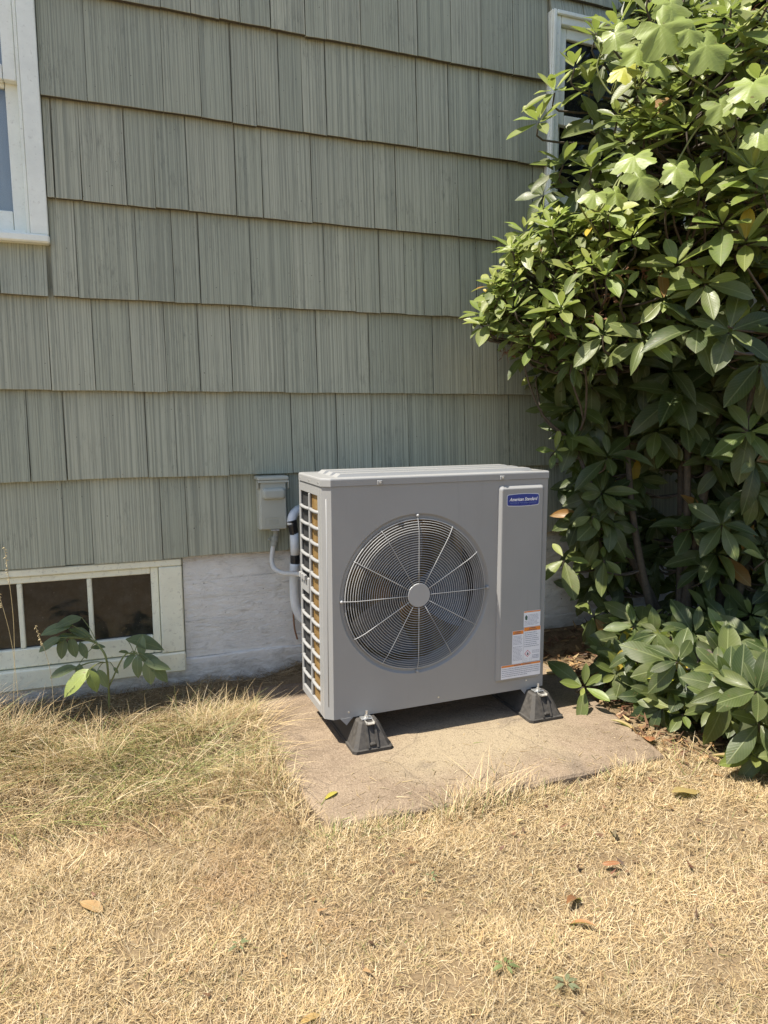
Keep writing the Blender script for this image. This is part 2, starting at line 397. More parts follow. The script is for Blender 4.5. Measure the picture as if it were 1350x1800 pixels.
def np_mesh(name, V, F, mat, tint=None, uv=None, smooth=False):
    me = bpy.data.meshes.new(name); k = F.shape[1]
    me.vertices.add(len(V)); me.vertices.foreach_set('co', np.ascontiguousarray(V, np.float32).ravel())
    me.loops.add(F.size); me.loops.foreach_set('vertex_index', np.ascontiguousarray(F, np.int32).ravel())
    me.polygons.add(len(F)); me.polygons.foreach_set('loop_start', np.arange(len(F), dtype=np.int32)*k)
    me.polygons.foreach_set('loop_total', np.full(len(F), k, np.int32))
    if smooth: me.polygons.foreach_set('use_smooth', np.ones(len(F), bool))
    if tint is not None:
        a = me.attributes.new('tint', 'FLOAT_COLOR', 'POINT'); a.data.foreach_set('color', np.ascontiguousarray(np.concatenate([tint, np.ones((len(tint), 1))], 1), np.float32).ravel())
    if uv is not None:
        a = me.attributes.new('leafuv', 'FLOAT_VECTOR', 'POINT'); a.data.foreach_set('vector', np.ascontiguousarray(uv, np.float32).ravel())
    me.materials.append(mat); me.update(calc_edges=True)
    return me
def link(name, me, parent=None):
    o = bpy.data.objects.new(name, me); COL.objects.link(o)
    if parent is not None: o.parent = parent
    return o
ground = link('ground', np_mesh('ground', V, F, M['ground'], smooth=True)); tag(ground, 'dry brown soil under the lawn', 'ground', kind='structure')

# ------------------------------------------------------------------ house
house = empty('house', (1.0, 0.0, 0.0), 'sage green shingled house wall with white trimmed windows and painted concrete foundation', 'house')
ROWZ = [2.894, 2.501, 2.124, 1.748, 1.377, 1.009, .652]     # butt heights in view, top to bottom
rowz = [3.68, 3.287] + ROWZ
JO = {  # joint pixels measured along each butt line (px, py)
 2: [182,282,335,385,421,475,536,572,633,699,732,791,844,900,960,1020,1075,1130],
 3: [154,288,354,408,451,491.5,531.5,574,642,731.5,787,841,909,985],
 4: [146,224,274,331.5,415.5,462,548,657,695,804,844,892,935,985],
 5: [86,139,244,307,352.6,442,515,571,624,667,710,744,774,807,836,872,925,965],
 6: [-25,91.5,169,234,294,352,409,499.5,557,649,707,760,829,873,921,970],
 7: [-30,55,119,261,312,402.5,514,553,593,654,718,816,893,955],
 8: [-40,116,165,286,331,405,506,560,620,690,750,830,900]}
PYM = {2: (0,-30,.186), 3: (0,163,.1396), 4: (0,344,.0918), 5: (0,517,.051), 6: (0,684,.0105), 7: (0,847,-.029), 8: (0,1000,-.07)}
WIN_L = (-1.40, -.198, 1.947, 3.45); WIN_R = (2.088, 3.02, 2.28, 3.22); WIN_B = (-1.45, .256, .128, .652)
wallp = MB()
def wall_rects(x0, x1, z0, z1, holes, add):
    xs = sorted({x0, x1, *[h[0] for h in holes], *[h[1] for h in holes]}); zs = sorted({z0, z1, *[h[2] for h in holes], *[h[3] for h in holes]})
    for a, b in zip(xs, xs[1:]):
        for c, d in zip(zs, zs[1:]):
            if any(h[0] <= a and b <= h[1] and h[2] <= c and d <= h[3] for h in holes): continue
            add(a, b, c, d)
inset = lambda h: (h[0]+.05, h[1]-.05, h[2]+.03, h[3]-.05)
wall_rects(-8.0, 7.0, .60, 5.3, [inset(WIN_L), inset(WIN_R), inset(WIN_B)], lambda a, b, c, d: wallp.add([(a,0,c),(b,0,c),(b,0,d),(a,0,d),(a,.12,c),(b,.12,c),(b,.12,d),(a,.12,d)], [(0,1,2,3),(5,4,7,6),(0,4,5,1),(3,2,6,7),(0,3,7,4),(1,5,6,2)]))
wall_o = wallp.build('shingled_wall', M['shingle'], house)
fo = MB()
wall_rects(-8.0, 7.0, -.3, .60, [inset(WIN_B)], lambda a, b, c, d: fo.add([(a,.004,c),(b,.004,c),(b,.004,d),(a,.004,d),(a,.13,c),(b,.13,c),(b,.13,d),(a,.13,d)], [(0,1,2,3),(5,4,7,6),(0,4,5,1),(3,2,6,7),(0,3,7,4),(1,5,6,2)]))
# board-formed courses of the concrete, each a few mm in or out, and the lower ledge
zb = [.181, .275, .352, .455, .540, .648]; offs = [-.0046, -.0058, -.0044, -.0060, -.0050]
for i in range(5):
    nseg = 60; xs = np.linspace(.262, 6.5, nseg)
    vs = []
    for k, x in enumerate(xs):
        j0 = .0035*math.sin(x*7+i*2)+.0015*math.sin(x*31+i); j1 = .0035*math.sin(x*7+(i+1)*2)+.0015*math.sin(x*31+i+1)
        vs += [(x, offs[i]+.0015*math.sin(x*5+i), zb[i]+(j0 if i else 0)), (x, offs[i]-.001, zb[i+1]+(j1 if i < 4 else 0))]
    fo.add(vs, [(2*k, 2*k+2, 2*k+3, 2*k+1) for k in range(nseg-1)])
vs = []
for k in range(80):
    x = .252+k*.08; yy = -.016+.003*math.sin(x*9); zz = .181+.003*math.sin(x*13)
    vs += [(x, yy-.004, -.3), (x, yy, zz-.006), (x, yy+.004, zz), (x, .01, zz+.001)]
fo.add(vs, [(4*k+j, 4*k+4+j, 4*k+5+j, 4*k+1+j) for k in range(79) for j in range(3)])
vs = [(-8, -.012, -.3), (.262, -.012, -.3), (.262, -.012, .138), (-8, -.012, .138), (.262, .01, .138), (-8, .01, .138)]
fo.add(vs, [(0,1,2,3), (3,2,4,5)])
fo.build('foundation', M['foundation'], house)

def row_joint_x(ri, px):
    a = PYM[ri]; return atY(px, a[1]+a[2]*px, -.02).x
rs = random.Random(5)
def shingle(x0, x1, zb, zt, cut_top=None):
    g = rs.choice([.0010, .0014, .0018, .0026]); x0 += g; x1 -= g
    if x1-x0 < .012: return
    n = 4; mb = MB(); dz = rs.uniform(-.0016, .0016)+(rs.uniform(-.004, .004) if rs.random() < .12 else 0); tilt = rs.uniform(-.0012, .0012); pr = rs.uniform(-.003, .003)
    lean = rs.uniform(-.0022, .0022)
    yb = -.036+pr; yt = -.0055; th = .019
    vs = []
    for k in range(n+1):
        t = k/n; x = x0+(x1-x0)*t; zz = zb+dz+tilt*(t-.5)*2+rs.uniform(-.0008, .0008); cup = .0012*math.sin(math.pi*t)*rs.uniform(-.5, 1)
        vs += [(x, yb+th, zz), (x, yb+.0012, zz), (x, yb-cup*.3, zz+.0016), (x+lean, yt, zt), (x+lean, yt+.003, zt)]
    fs = []; mi = []
    for k in range(n):
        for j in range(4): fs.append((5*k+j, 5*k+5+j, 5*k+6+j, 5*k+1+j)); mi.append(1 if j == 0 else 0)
    fs += [(0,1,2,3,4), (5*n+4,5*n+3,5*n+2,5*n+1,5*n)]; mi += [0, 0]
    b = len(mb.v); mb.v += vs; mb.f += fs; mb.m += mi
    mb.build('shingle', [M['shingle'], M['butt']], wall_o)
XL, XR = -1.5, 3.9
for ri, zb_ in enumerate(rowz):
    zt = (rowz[ri-1] if ri else 4.07) + .035
    js = [row_joint_x(ri, p) for p in JO.get(ri, [])] if ri in JO else []
    if not js:
        x = XL; 
        while x < XR: js.append(x); x += rs.choice([.09,.12,.15,.19,.23,.3])
    x = js[0]
    while x > XL: x -= rs.choice([.1,.13,.17,.21,.28]); js.insert(0, x)
    x = js[-1]
    while x < XR: x += rs.choice([.1,.13,.17,.21,.28]); js.append(x)
    for a, b in zip(js, js[1:]):
        top_row = rowz[ri-1] if ri else 4.07
        pieces = [(a, b, zb_, zt)]
        for h in (WIN_L, WIN_R):
            new = []
            for (p, q, c, d) in pieces:
                if q <= h[0] or p >= h[1] or d <= h[2] or c >= h[3]: new.append((p, q, c, d)); continue
                if p < h[0]: new.append((p, h[0]-.002, c, d))
                if q > h[1]: new.append((h[1]+.002, q, c, d))
                pm, qm = max(p, h[0]), min(q, h[1])
                if c < h[2]: new.append((pm, qm, c, min(d, h[2]+.0)))
                if d > h[3] and c < h[3] and top_row > h[3]: new.append((pm, qm, h[3]+.002, d))
            pieces = new
        for pc in pieces: shingle(*pc)

# plain boxes for window joinery, slightly worn edges
def bar(mb, x0, x1, y0, y1, z0, z1, b=.003): mb.bbox(x0, x1, y0, y1, z0, z1, b); return mb
# --- upper window by the picture's edge, double hung
wl = MB(); bar(wl, WIN_L[1]-.064, WIN_L[1], -.040, .04, WIN_L[2]+.034, WIN_L[3]); bar(wl, WIN_L[0], WIN_L[0]+.064, -.040, .04, WIN_L[2]+.034, WIN_L[3]); bar(wl, WIN_L[0]+.066, WIN_L[1]-.066, -.040, .04, WIN_L[3]-.07, WIN_L[3])
winl = wl.build('window', M['trim'], house); tag(winl, 'white painted double hung window with a pale curtain behind it')
s = MB(); bar(s, WIN_L[0]-.01, WIN_L[1]+.003, -.055, .05, WIN_L[2], WIN_L[2]+.032, .006); s.build('sill', M['trim'], winl)
s = MB(); xr = WIN_L[1]-.066
bar(s, xr-.012, xr, -.024, .05, WIN_L[2]+.034, WIN_L[3]-.072, .002); bar(s, WIN_L[0]+.066, WIN_L[0]+.078, -.024, .05, WIN_L[2]+.034, WIN_L[3]-.072, .002)
bar(s, WIN_L[0]+.08, xr-.014, -.020, .05, WIN_L[2]+.034, WIN_L[2]+.046, .002); s.build('stop', M['trim'], winl)
xi = xr-.014; xo = WIN_L[0]+.080
s = MB(); bar(s, xi-.046, xi, -.012, .024, 2.545, WIN_L[3]-.075); bar(s, xo, xo+.046, -.012, .024, 2.545, WIN_L[3]-.075); bar(s, xo+.048, xi-.048, -.012, .024, 2.545, 2.600); s.build('upper_sash', M['trim'], winl)
s = MB(); bar(s, xi-.046, xi, .027, .060, 2.0, 2.565); bar(s, xo, xo+.046, .027, .060, 2.0, 2.565); bar(s, xo+.048, xi-.048, .027, .060, 2.0, 2.075); bar(s, xo+.048, xi-.048, .027, .060, 2.53, 2.565); s.build('lower_sash', M['trim'], winl)
s = MB().box(xo+.04, xi-.04, .004, .008, 2.595, WIN_L[3]-.08); s.build('upper_pane', M['pane'], winl)
s = MB().box(xo+.04, xi-.04, .042, .046, 2.07, 2.535); s.build('lower_pane', M['pane'], winl)
s = MB(); n = 60
for k in range(n+1):
    x = xo-.05+(xi-xo+.1)*k/n; yy = .085+.010*math.sin(k*1.1)+.006*math.sin(k*2.7); s.v += [(x, yy, 1.96), (x, yy, 3.4)]
s.f = [(2*k, 2*k+2, 2*k+3, 2*k+1) for k in range(n)]; s.m = [0]*n; s.build('curtain', M['curtain'], winl, True)
# --- upper window behind the bush
wr = MB(); x0, x1, z0, z1 = WIN_R
bar(wr, x0, x0+.055, -.042, .04, z0+.034, z1); bar(wr, x1-.055, x1, -.042, .04, z0+.034, z1); bar(wr, x0+.057, x1-.057, -.042, .04, z1-.06, z1)
winr = wr.build('window', M['trim'], house); tag(winr, 'white window with dark glass half hidden behind the rhododendron')
s = MB(); bar(s, x0+.003, x0+.022, -.056, -.043, z0+.04, z1-.003, .004); bar(s, x1-.022, x1-.003, -.056, -.043, z0+.04, z1-.003, .004); bar(s, x0+.024, x1-.024, -.056, -.043, z1-.024, z1-.003, .004); s.build('back_band', M['trim'], winr)
s = MB(); bar(s, x0-.005, x1+.005, -.06, .05, z0, z0+.032, .006); s.build('sill', M['trim'], winr)
a, b = x0+.057, x1-.057
s = MB(); bar(s, a, a+.045, -.018, .016, 2.71, z1-.062); bar(s, b-.045, b, -.018, .016, 2.71, z1-.062); bar(s, a+.047, b-.047, -.018, .016, 2.71, 2.758); bar(s, a+.047, b-.047, -.018, .016, z1-.11, z1-.062); s.build('upper_sash', M['trim'], winr)
s = MB(); bar(s, a, a+.045, .018, .05, z0+.034, 2.73); bar(s, b-.045, b, .018, .05, z0+.034, 2.73); bar(s, a+.047, b-.047, .018, .05, z0+.034, z0+.11); s.build('lower_sash', M['trim'], winr)
MB().box(a+.04, b-.04, .0, .004, 2.755, z1-.105).build('upper_pane', M['glass_up'], winr)
MB().box(a+.04, b-.04, .032, .036, z0+.10, 2.735).build('lower_pane', M['glass_up'], winr)
# --- basement window
x0, x1, z0, z1 = WIN_B
wb = MB(); bar(wb, x1-.098, x1, -.026, .05, .222, .612, .004); bar(wb, x0, x0+.098, -.026, .05, .222, .612, .004)
bar(wb, x0, x1, -.024, .05, .614, .646, .004)
winb = wb.build('basement_window', M['trim_old'], house); tag(winb, 'cream painted basement window of small dirty panes')
s = MB(); bar(s, x0, x1+.002, -.036, .05, .130, .219, .006); s.build('sill', M['trim_old'], winb)
a, b = x0+.100, x1-.100
s = MB(); bar(s, b-.032, b, -.010, .03, .224, .612, .003); bar(s, a, a+.032, -.010, .03, .224, .612, .003); bar(s, a+.033, b-.033, -.010, .03, .584, .612, .003); bar(s, a+.033, b-.033, -.013, .03, .224, .304, .004); s.build('sash', M['trim_old'], winb)
xm = [-.127, -.396, -.664, -.93, -1.2]
for x in xm:
    s = MB(); bar(s, x-.010, x+.010, -.008, .024, .305, .583, .004); s.build('muntin', M['trim_old'], winb)
edges = [b-.033] + [v for x in xm for v in (x+.011, x-.011)] + [a+.033]
for k in range(0, len(edges)-1, 2):
    MB().box(edges[k+1], edges[k], .010, .014, .300, .588).build('pane', M['glass_base'], winb)
# dark rooms behind the glass, eave above the frame
rm = MB()
for (h, dep) in ((WIN_L, .9), (WIN_R, .9), (WIN_B, .9)):
    p, q, c, d = h[0]-.1, h[1]+.1, h[2]-.1, h[3]+.1
    rm.add([(p,.125,c),(q,.125,c),(q,.125,d),(p,.125,d),(p,dep,c),(q,dep,c),(q,dep,d),(p,dep,d)], [(4,5,6,7),(0,4,7,3),(1,2,6,5),(0,1,5,4),(3,7,6,2)])
rm.build('room_interior', mat_plain('dark_room', (.06,.055,.05), .9), house)
ev = MB(); ev.box(-8.2, 7.2, -.335, .6, 5.30, 5.36); ev.box(-8.2, 7.2, -.355, -.335, 5.26, 5.42); ev.add([(-8.2,-.355,5.42),(7.2,-.355,5.42),(7.2,3.5,7.6),(-8.2,3.5,7.6)], [(0,1,2,3)])
ev.build('roof_eave', M['trim'], house)

# ------------------------------------------------------------------ concrete pad
pm = MB(); n = len(PADPOLY); den = []
for i in range(n):
    p, q = Vector(PADPOLY[i]), Vector(PADPOLY[(i+1) % n]); L = (q-p).length; k = max(2, int(L/.03))
    for j in range(k):
        t = p.lerp(q, j/k); d = (q-p).normalized(); nn = Vector((d.y, -d.x))
        jit = .006*mnoise.noise((t.x*9, t.y*9, 0)) + .003*mnoise.noise((t.x*40, t.y*40, 3)); den.append(t+nn*jit)
N = len(den); cen = Vector((1.22, -.72))
rings = [(1.0, -.06, 0), (1.0, .030, 0), (.0, .0385, .007), (.0, .040, .016)]
for (_, z, ins) in rings:
    for t in den:
        d = (cen-t).normalized(); pm.v.append((t.x+d.x*ins, t.y+d.y*ins, z+.0015*mnoise.noise((t.x*14, t.y*14, z*50))))
for rI in range(3):
    for k in range(N): pm.f.append((rI*N+k, rI*N+(k+1) % N, (rI+1)*N+(k+1) % N, (rI+1)*N+k)); pm.m.append(0)
pm.f.append(tuple(3*N+k for k in range(N))); pm.m.append(0)
pm.f = [f[::-1] if i < 3*N else f for i, f in enumerate(pm.f)]
# winding of PADPOLY is handled by recalculating normals below
pad = pm.build('concrete_pad', M['pad'])
import bmesh
bm = bmesh.new(); bm.from_mesh(pad.data); bmesh.ops.recalc_face_normals(bm, faces=bm.faces); bm.to_mesh(pad.data); bm.free()
tag(pad, 'weathered tan concrete slab lying under the heat pump', 'slab')
PADZ = .040

# ------------------------------------------------------------------ heat pump
U0 = Vector((.7177, -.8126, .145)); UR = math.radians(.867)
unit = empty('heat_pump', U0, 'grey outdoor heat pump with round fan guard standing on the concrete slab', 'heat pump')
unit.rotation_euler = (0, 0, UR)
class UB(MB):
    pass
def ub(mb, name, mats, parent=None, smooth=False):   # unit-local geometry
    me = bpy.data.meshes.new(name); me.from_pydata([tuple(p) for p in mb.v], [], mb.f)
    if not isinstance(mats, (list, tuple)): mats = [mats]
    for m in mats: me.materials.append(m)
    if len(mats) > 1: me.polygons.foreach_set('material_index', mb.m)
    if smooth: me.polygons.foreach_set('use_smooth', [True]*len(me.polygons))
    o = bpy.data.objects.new(name, me); COL.objects.link(o); o.parent = parent or unit; return o
W, H, DP, CX, CD = .919, .874, .335, .0290, .0250
cxx, czz, RO = .339, .449, .3125
# front panel with the round opening
fp = MB(); ns = 96; circ = []; rect = []
for k in range(ns):
    a_ = 2*math.pi*k/ns; dx, dz = math.cos(a_), math.sin(a_)
    circ.append((cxx+RO*dx, czz+RO*dz))
    ts = []
    if dx > 1e-9: ts.append((W-.004-cxx)/dx)
    if dx < -1e-9: ts.append((0-cxx)/dx)
    if dz > 1e-9: ts.append((H-czz)/dz)
    if dz < -1e-9: ts.append((0-czz)/dz)
    t = min(ts); rect.append((cxx+t*dx, czz+t*dz))
prof = [(RO, 0.0), (RO-.004, .0035), (RO-.009, .007), (.2945, .0085), (.2905, .012), (.2895, .020), (.284, .075)]
base = 0
fp.v += [(x, 0, z) for x, z in rect]
for (r_, y_) in prof: fp.v += [(cxx+r_*math.cos(2*math.pi*k/ns), y_, czz+r_*math.sin(2*math.pi*k/ns)) for k in range(ns)]
for j in range(len(prof)):
    for k in range(ns): fp.f.append((j*ns+k, j*ns+(k+1) % ns, (j+1)*ns+(k+1) % ns, (j+1)*ns+k)); fp.m.append(0)
# rectangle corners
for (X_, Z_) in ((W-.004, H), (0, H), (0, 0), (W-.004, 0)):
    an = math.atan2(Z_-czz, X_-cxx) % (2*math.pi); k = int(an/(2*math.pi)*ns)
    b_ = len(fp.v); fp.v.append((X_, 0, Z_)); fp.f.append((k, b_, (k+1) % ns)); fp.m.append(0)
# rounded right corner, chamfered left corner, returns
fp.add([(W-.004,0,0),(W-.004,0,H),(W-.0012,.0012,0),(W-.0012,.0012,H),(W,.004,0),(W,.004,H),(W,.05,0),(W,.05,H)], [(0,2,3,1),(2,4,5,3),(4,6,7,5)])
fp.add([(0,0,0),(0,0,H),(-CX,CD,0),(-CX,CD,H),(-CX,.045,0),(-CX,.045,H)], [(1,3,2,0),(3,5,4,2)])
fp.add([(0,.0005,0),(W,.0005,0),(W,.03,0),(-CX,.03,0),(-CX,CD,0)], [(0,4,3,2,1)])
front = ub(fp, 'front_panel', M['cab'])
bd = MB(); q0 = Vector((-.0150, .0134, 0)); bd.tube([q0+Vector((0,0,.05)), q0+Vector((0,0,.83))], .0017, 6); ub(bd, 'bead', M['cab'], front, True)
# casing behind
cs = MB()
cs.add([(W,.05,0),(W,DP,0),(W,DP,H),(W,.05,H)], [(0,1,2,3)])
ub(cs, 'right_panel', M['cab'])
MB_ = MB().box(-CX+.001, W-.001, .031, DP-.001, -.0, .018); ub(MB_, 'base_pan', M['cab'])
inn = MB(); inn.add([(.70,.03,.02),(.70,DP-.01,.02),(.70,DP-.01,H-.01),(.70,.03,H-.01)], [(0,1,2,3)])
inn.add([(-.02,.03,.021),(.70,.03,.021),(.70,DP-.01,.021),(-.02,DP-.01,.021)], [(0,1,2,3)])
ub(inn, 'interior', M['cab_dark'])
co = MB().box(-.0185, .004, .047, .232, .025, H-.015); co.box(.020, .68, DP-.055, DP-.035, .025, H-.015)
ub(co, 'coil', M['coil'])
ck = MB().box(-.0180, .004, .2325, DP-.006, .025, H-.015); ub(ck, 'rear_cover', M['cab_dark'])
rp = MB().add([(.0,DP-.004,.0),(W,DP-.004,.0),(W,DP-.004,H),(.0,DP-.004,H)], [(1,0,3,2)]); ub(rp, 'rear_panel', M['cab_dark'])
# side grille: frame plus slanted rungs
sg = MB(); xs0, xs1 = -CX-.0005, -CX+.010
cols = [(.076, .183), (.199, .318)]
sg.bbox(xs0, xs1, .0455, .076, 0.0, H, .002); sg.bbox(xs0, xs1, .318, DP, 0.0, H, .003)
sg.bbox(xs0, xs1, .0765, .3175, .835, H, .002); sg.bbox(xs0, xs1, .0765, .3175, 0.0, .034, .002)
side = ub(sg, 'side_grille', M['cab'])
mu = MB(); mu.bbox(xs0-.001, xs1-.001, .184, .198, .0345, .8345, .0025); ub(mu, 'mullion', M['cab'], side)
NR = 13; pitch_ = (.835-.034)/NR
rung = None
for ci, (c0, c1) in enumerate(cols):
    for k in range(1, NR):
        if ci == 1 and k in (7,): continue
        zz = .034+k*pitch_
        mb = MB(); mb.tube([(-CX+.004, c0-.006, 0), (-CX+.004, c0+.010, 0), (-CX-.0005, c0+.018, 0), (-CX-.0005, c1-.018, 0), (-CX+.004, c1-.010, 0), (-CX+.004, c1+.006, 0)], [.0075,.0075,.0068,.0068,.0075,.0075], 8)
        o = ub(mb, 'rung', M['cab'], side, True) if (ci, k) in ((0, 1), (1, 1)) else None
        if o is None:
            o = bpy.data.objects.new('rung', rung[ci]); COL.objects.link(o); o.parent = side
        else:
            rung = (rung or []) + [o.data] if rung else [o.data]
        o.location = (0, 0, zz)
br = MB(); br.bbox(-CX-.004, -CX+.006, .205, .318, .034+6.55*pitch_, .034+7.55*pitch_, .003)
for k in range(3): br.bbox(-CX-.016, -CX-.003, .222+k*.03, .244+k*.03, .488, .510, .002)
ub(br, 'sensor_bracket', M['cab'], side)
# lid
ld = MB(); o_ = .0045
def lid_ring(e, z):
    return [(-CX-e, CD-.002-e*.3, z), (-.002-e*.2, -e, z), (W-.004+e*.5, -e, z), (W+e, .004-e*.3, z), (W+e, DP-.075, z), (W-.05, DP+e, z), (-CX+.016, DP+e, z), (-CX-e, DP-.014, z)]
prof = [(o_, H+.001), (o_, H+.0235), (o_-.0012, H+.0275), (o_-.005, H+.030), (-.02, H+.0302)]
for (e, z) in prof: ld.v += lid_ring(e, z)
for j in range(len(prof)-1):
    for k in range(8): ld.f.append((j*8+k, j*8+(k+1) % 8, (j+1)*8+(k+1) % 8, (j+1)*8+k)); ld.m.append(0)
ld.f.append(tuple(4*8+k for k in range(8))); ld.m.append(0); ld.f.append(tuple(range(8))[::-1]); ld.m.append(0)
lid = ub(ld, 'lid', M['cab'])
for (v0, v1) in ((.040, .100), (.128, .188), (.216, .285)):
    rb = MB(); zt = H+.0302
    rb.add([(.035,v0,zt),(W-.05,v0,zt),(W-.05,v1,zt),(.035,v1,zt),(.050,v0+.005,zt+.0115),(W-.065,v0+.005,zt+.0115),(W-.065,v1-.005,zt+.0115),(.050,v1-.005,zt+.0115)], [(4,5,6,7),(0,1,5,4),(1,2,6,5),(2,3,7,6),(3,0,4,7)])
    ub(rb, 'raised_rib', M['cab'], lid)
for x in (.185, .70):
    tb = MB(); tb.bbox(x-.010, x+.010, -.0085, -.0048, H+.001, H+.018, .002, 0); tb.tube([(x, -.0085, H+.011), (x, -.0112, H+.011)], .0042, 8, 1); ub(tb, 'screw_tab', [M['cab'], M['zinc']], lid)
for y in (.05, .17, .30):
    tb = MB(); tb.tube([(-CX-.0042, y, H+.012), (-CX-.0065, y, H+.012)], .0032, 8); ub(tb, 'screw', M['zinc'], lid)
def screw(x, z, par, r=.0036):
    tb = MB(); tb.tube([(x, .001, z), (x, -.0022, z)], r, 8); ub(tb, 'screw', M['zinc'], par)
screw(.058, .022, front); screw(.432, .024, front); screw(.835, .036, front)
# fan, fan guard
fan = MB(); fan.tube([(cxx, .062, czz), (cxx, .14, czz)], [.055, .058], 24); fan_o = ub(fan, 'fan', mat_plain('fan_plastic', (.05,.052,.055), .32, var=.1), None, False)
blm = mat_plain('fan_blade', (.10,.105,.115), .28, var=.1)
for b_ in range(3):
    mb = MB(); na, nr = 9, 5
    for i in range(nr):
        r_ = .050+(.272-.050)*i/(nr-1)
        for j in range(na):
            t = j/(na-1); ang = math.radians(-20+b_*120) + (t-.5)*math.radians(70+12*i/(nr-1)) + .10*i
            mb.v.append((cxx+r_*math.cos(ang), .055+.085*t+.012*math.sin(math.pi*t), czz+r_*math.sin(ang)))
    for i in range(nr-1):
        for j in range(na-1): mb.f.append((i*na+j, i*na+j+1, (i+1)*na+j+1, (i+1)*na+j)); mb.m.append(0)
    ub(mb, 'blade', blm, fan_o, True)
gd = MB(); gd.tube([(cxx, -.014, czz), (cxx, -.0185, czz)], [.047, .045], 40); guard = ub(gd, 'fan_guard', M['guard'])
def gy_(r_): return -.0135 + .0115*max(0, (r_-.235)/.055)**2       # shallow dish
NRING = 27
for i in range(NRING):
    r_ = .053+(.291-.053)*i/(NRING-1); mb = MB(); nk, nt_ = 72, 5; rr = .00150 if i < NRING-1 else .0026
    for k in range(nk):
        a_ = 2*math.pi*k/nk
        for j in range(nt_):
            b_ = 2*math.pi*j/nt_; q = r_+rr*math.cos(b_); mb.v.append((cxx+q*math.cos(a_), gy_(r_)+rr*math.sin(b_), czz+q*math.sin(a_)))
    for k in range(nk):
        for j in range(nt_): mb.f.append((k*nt_+j, ((k+1) % nk)*nt_+j, ((k+1) % nk)*nt_+(j+1) % nt_, k*nt_+(j+1) % nt_)); mb.m.append(0)
    ub(mb, 'ring_wire', M['guard'], guard, True)
for k in range(12):
    a_ = math.pi/2+k*math.pi/6; dx, dz = math.cos(a_), math.sin(a_); stud = (k % 3 == 0); rmax = .3046 if stud else .292
    pts = [(cxx+r_*dx, gy_(min(r_, .291))-.0026+(.004 if r_ > .295 else 0), czz+r_*dz) for r_ in [.046, .10, .16, .22, .25, .275, .288] + ([rmax] if stud else [.2925])]
    mb = MB(); mb.tube(pts, .0015, 6)
    if not stud: mb.tube([pts[-1], (pts[-1][0]+.0005*dx, .008, pts[-1][2]+.0005*dz)], .0022, 6)
    else: mb.ico((cxx+rmax*dx, -.003, czz+rmax*dz), .0062); mb.tube([(cxx+rmax*dx, .002, czz+rmax*dz), (cxx+rmax*dx, .010, czz+rmax*dz)], .006, 8)
    ub(mb, 'spoke', M['guard'], guard, True)
# service panel and its stickers
px0, px1, pz0, pz1 = .686, .896, .045, .851
sp = MB()
def rrect(x0, x1, z0, z1, r, y, n=5):
    out = []
    for (cx_, cz_, a0) in ((x1-r, z1-r, 0), (x0+r, z1-r, 90), (x0+r, z0+r, 180), (x1-r, z0+r, 270)):
        for i in range(n+1):
            a_ = math.radians(a0+90*i/n); out.append((cx_+r*math.cos(a_), y, cz_+r*math.sin(a_)))
    return out
pr = [(0, .0005), (.0015, -.0045), (.0095, -.0125), (.0125, -.0140), (.0145, -.0142)]
for (ins, y) in pr: sp.v += rrect(px0+ins, px1-ins, pz0+ins, pz1-ins, .016-ins*.8, y)
nn = 24
for j in range(len(pr)-1):
    for k in range(nn): sp.f.append((j*nn+k, (j+1)*nn+k, (j+1)*nn+(k+1) % nn, j*nn+(k+1) % nn)); sp.m.append(0)
sp.f.append(tuple((len(pr)-1)*nn+k for k in range(nn))[::-1]); sp.m.append(0)
panel = ub(sp, 'service_panel', M['cab'])
PY = -.0144
def text_mesh(body, size, shear=0.0, bold=0.0, align='CENTER', spacing=1.0):
    cu = bpy.data.curves.new('lettering', 'FONT'); cu.body = body; cu.size = size; cu.shear = shear; cu.offset = bold; cu.align_x = align; cu.resolution_u = 3; cu.space_character = spacing
    o = bpy.data.objects.new('lettering', cu); COL.objects.link(o); bpy.context.view_layer.update()
    me = bpy.data.meshes.new_from_object(o.evaluated_get(bpy.context.evaluated_depsgraph_get()))
    vs = [v.co.copy() for v in me.vertices]; fs = [tuple(p.vertices) for p in me.polygons]
    bpy.data.objects.remove(o); bpy.data.meshes.remove(me); bpy.data.curves.remove(cu); return vs, fs
def put_text(mb, body, size, x, z, y, mi, width=None, **kw):
    vs, fs = text_mesh(body, size, **kw)
    if width:
        w0 = max(v.x for v in vs)-min(v.x for v in vs); k = width/w0
    else: k = 1
    mb.add([(x+v.x*k, y, z+v.y) for v in vs], fs, mi)
def barrel(x0, x1, z0, z1, bulge, y, r=.008, n=10):
    pts = rrect(x0, x1, z0, z1, r, y, 4); out = []
    for (x, yy, z) in pts:
        t = (x-x0)/(x1-x0); s_ = 4*t*(1-t); zc = (z0+z1)/2; out.append((x, yy, z+(bulge*s_ if z > zc else -bulge*s_)))
    # densify the long edges
    res = []
    for i in range(len(out)):
        p, q = Vector(pts[i]), Vector(pts[(i+1) % len(pts)]); L = (q-p).length; k = 8 if L > .03 else 1
        for j in range(k):
            v = p.lerp(q, j/k); t = (v.x-x0)/(x1-x0); s_ = 4*t*(1-t); zc = (z0+z1)/2
            res.append((v.x, v.y, v.z+(bulge*s_ if v.z > zc else -bulge*s_)))
    return res
bg_ = MB(); a_ = barrel(.717, .867, .771, .816, .0035, PY-.0004); bg_.add(a_, [tuple(range(len(a_)))[::-1]], 0)
b_ = barrel(.7195, .8645, .7735, .8135, .0035, PY-.0010, .0065); bg_.add(b_, [tuple(range(len(b_)))[::-1]], 1)
put_text(bg_, 'American Standard', .0185, .792, .7905, PY-.0016, 2, width=.130, shear=.32, bold=.0004)
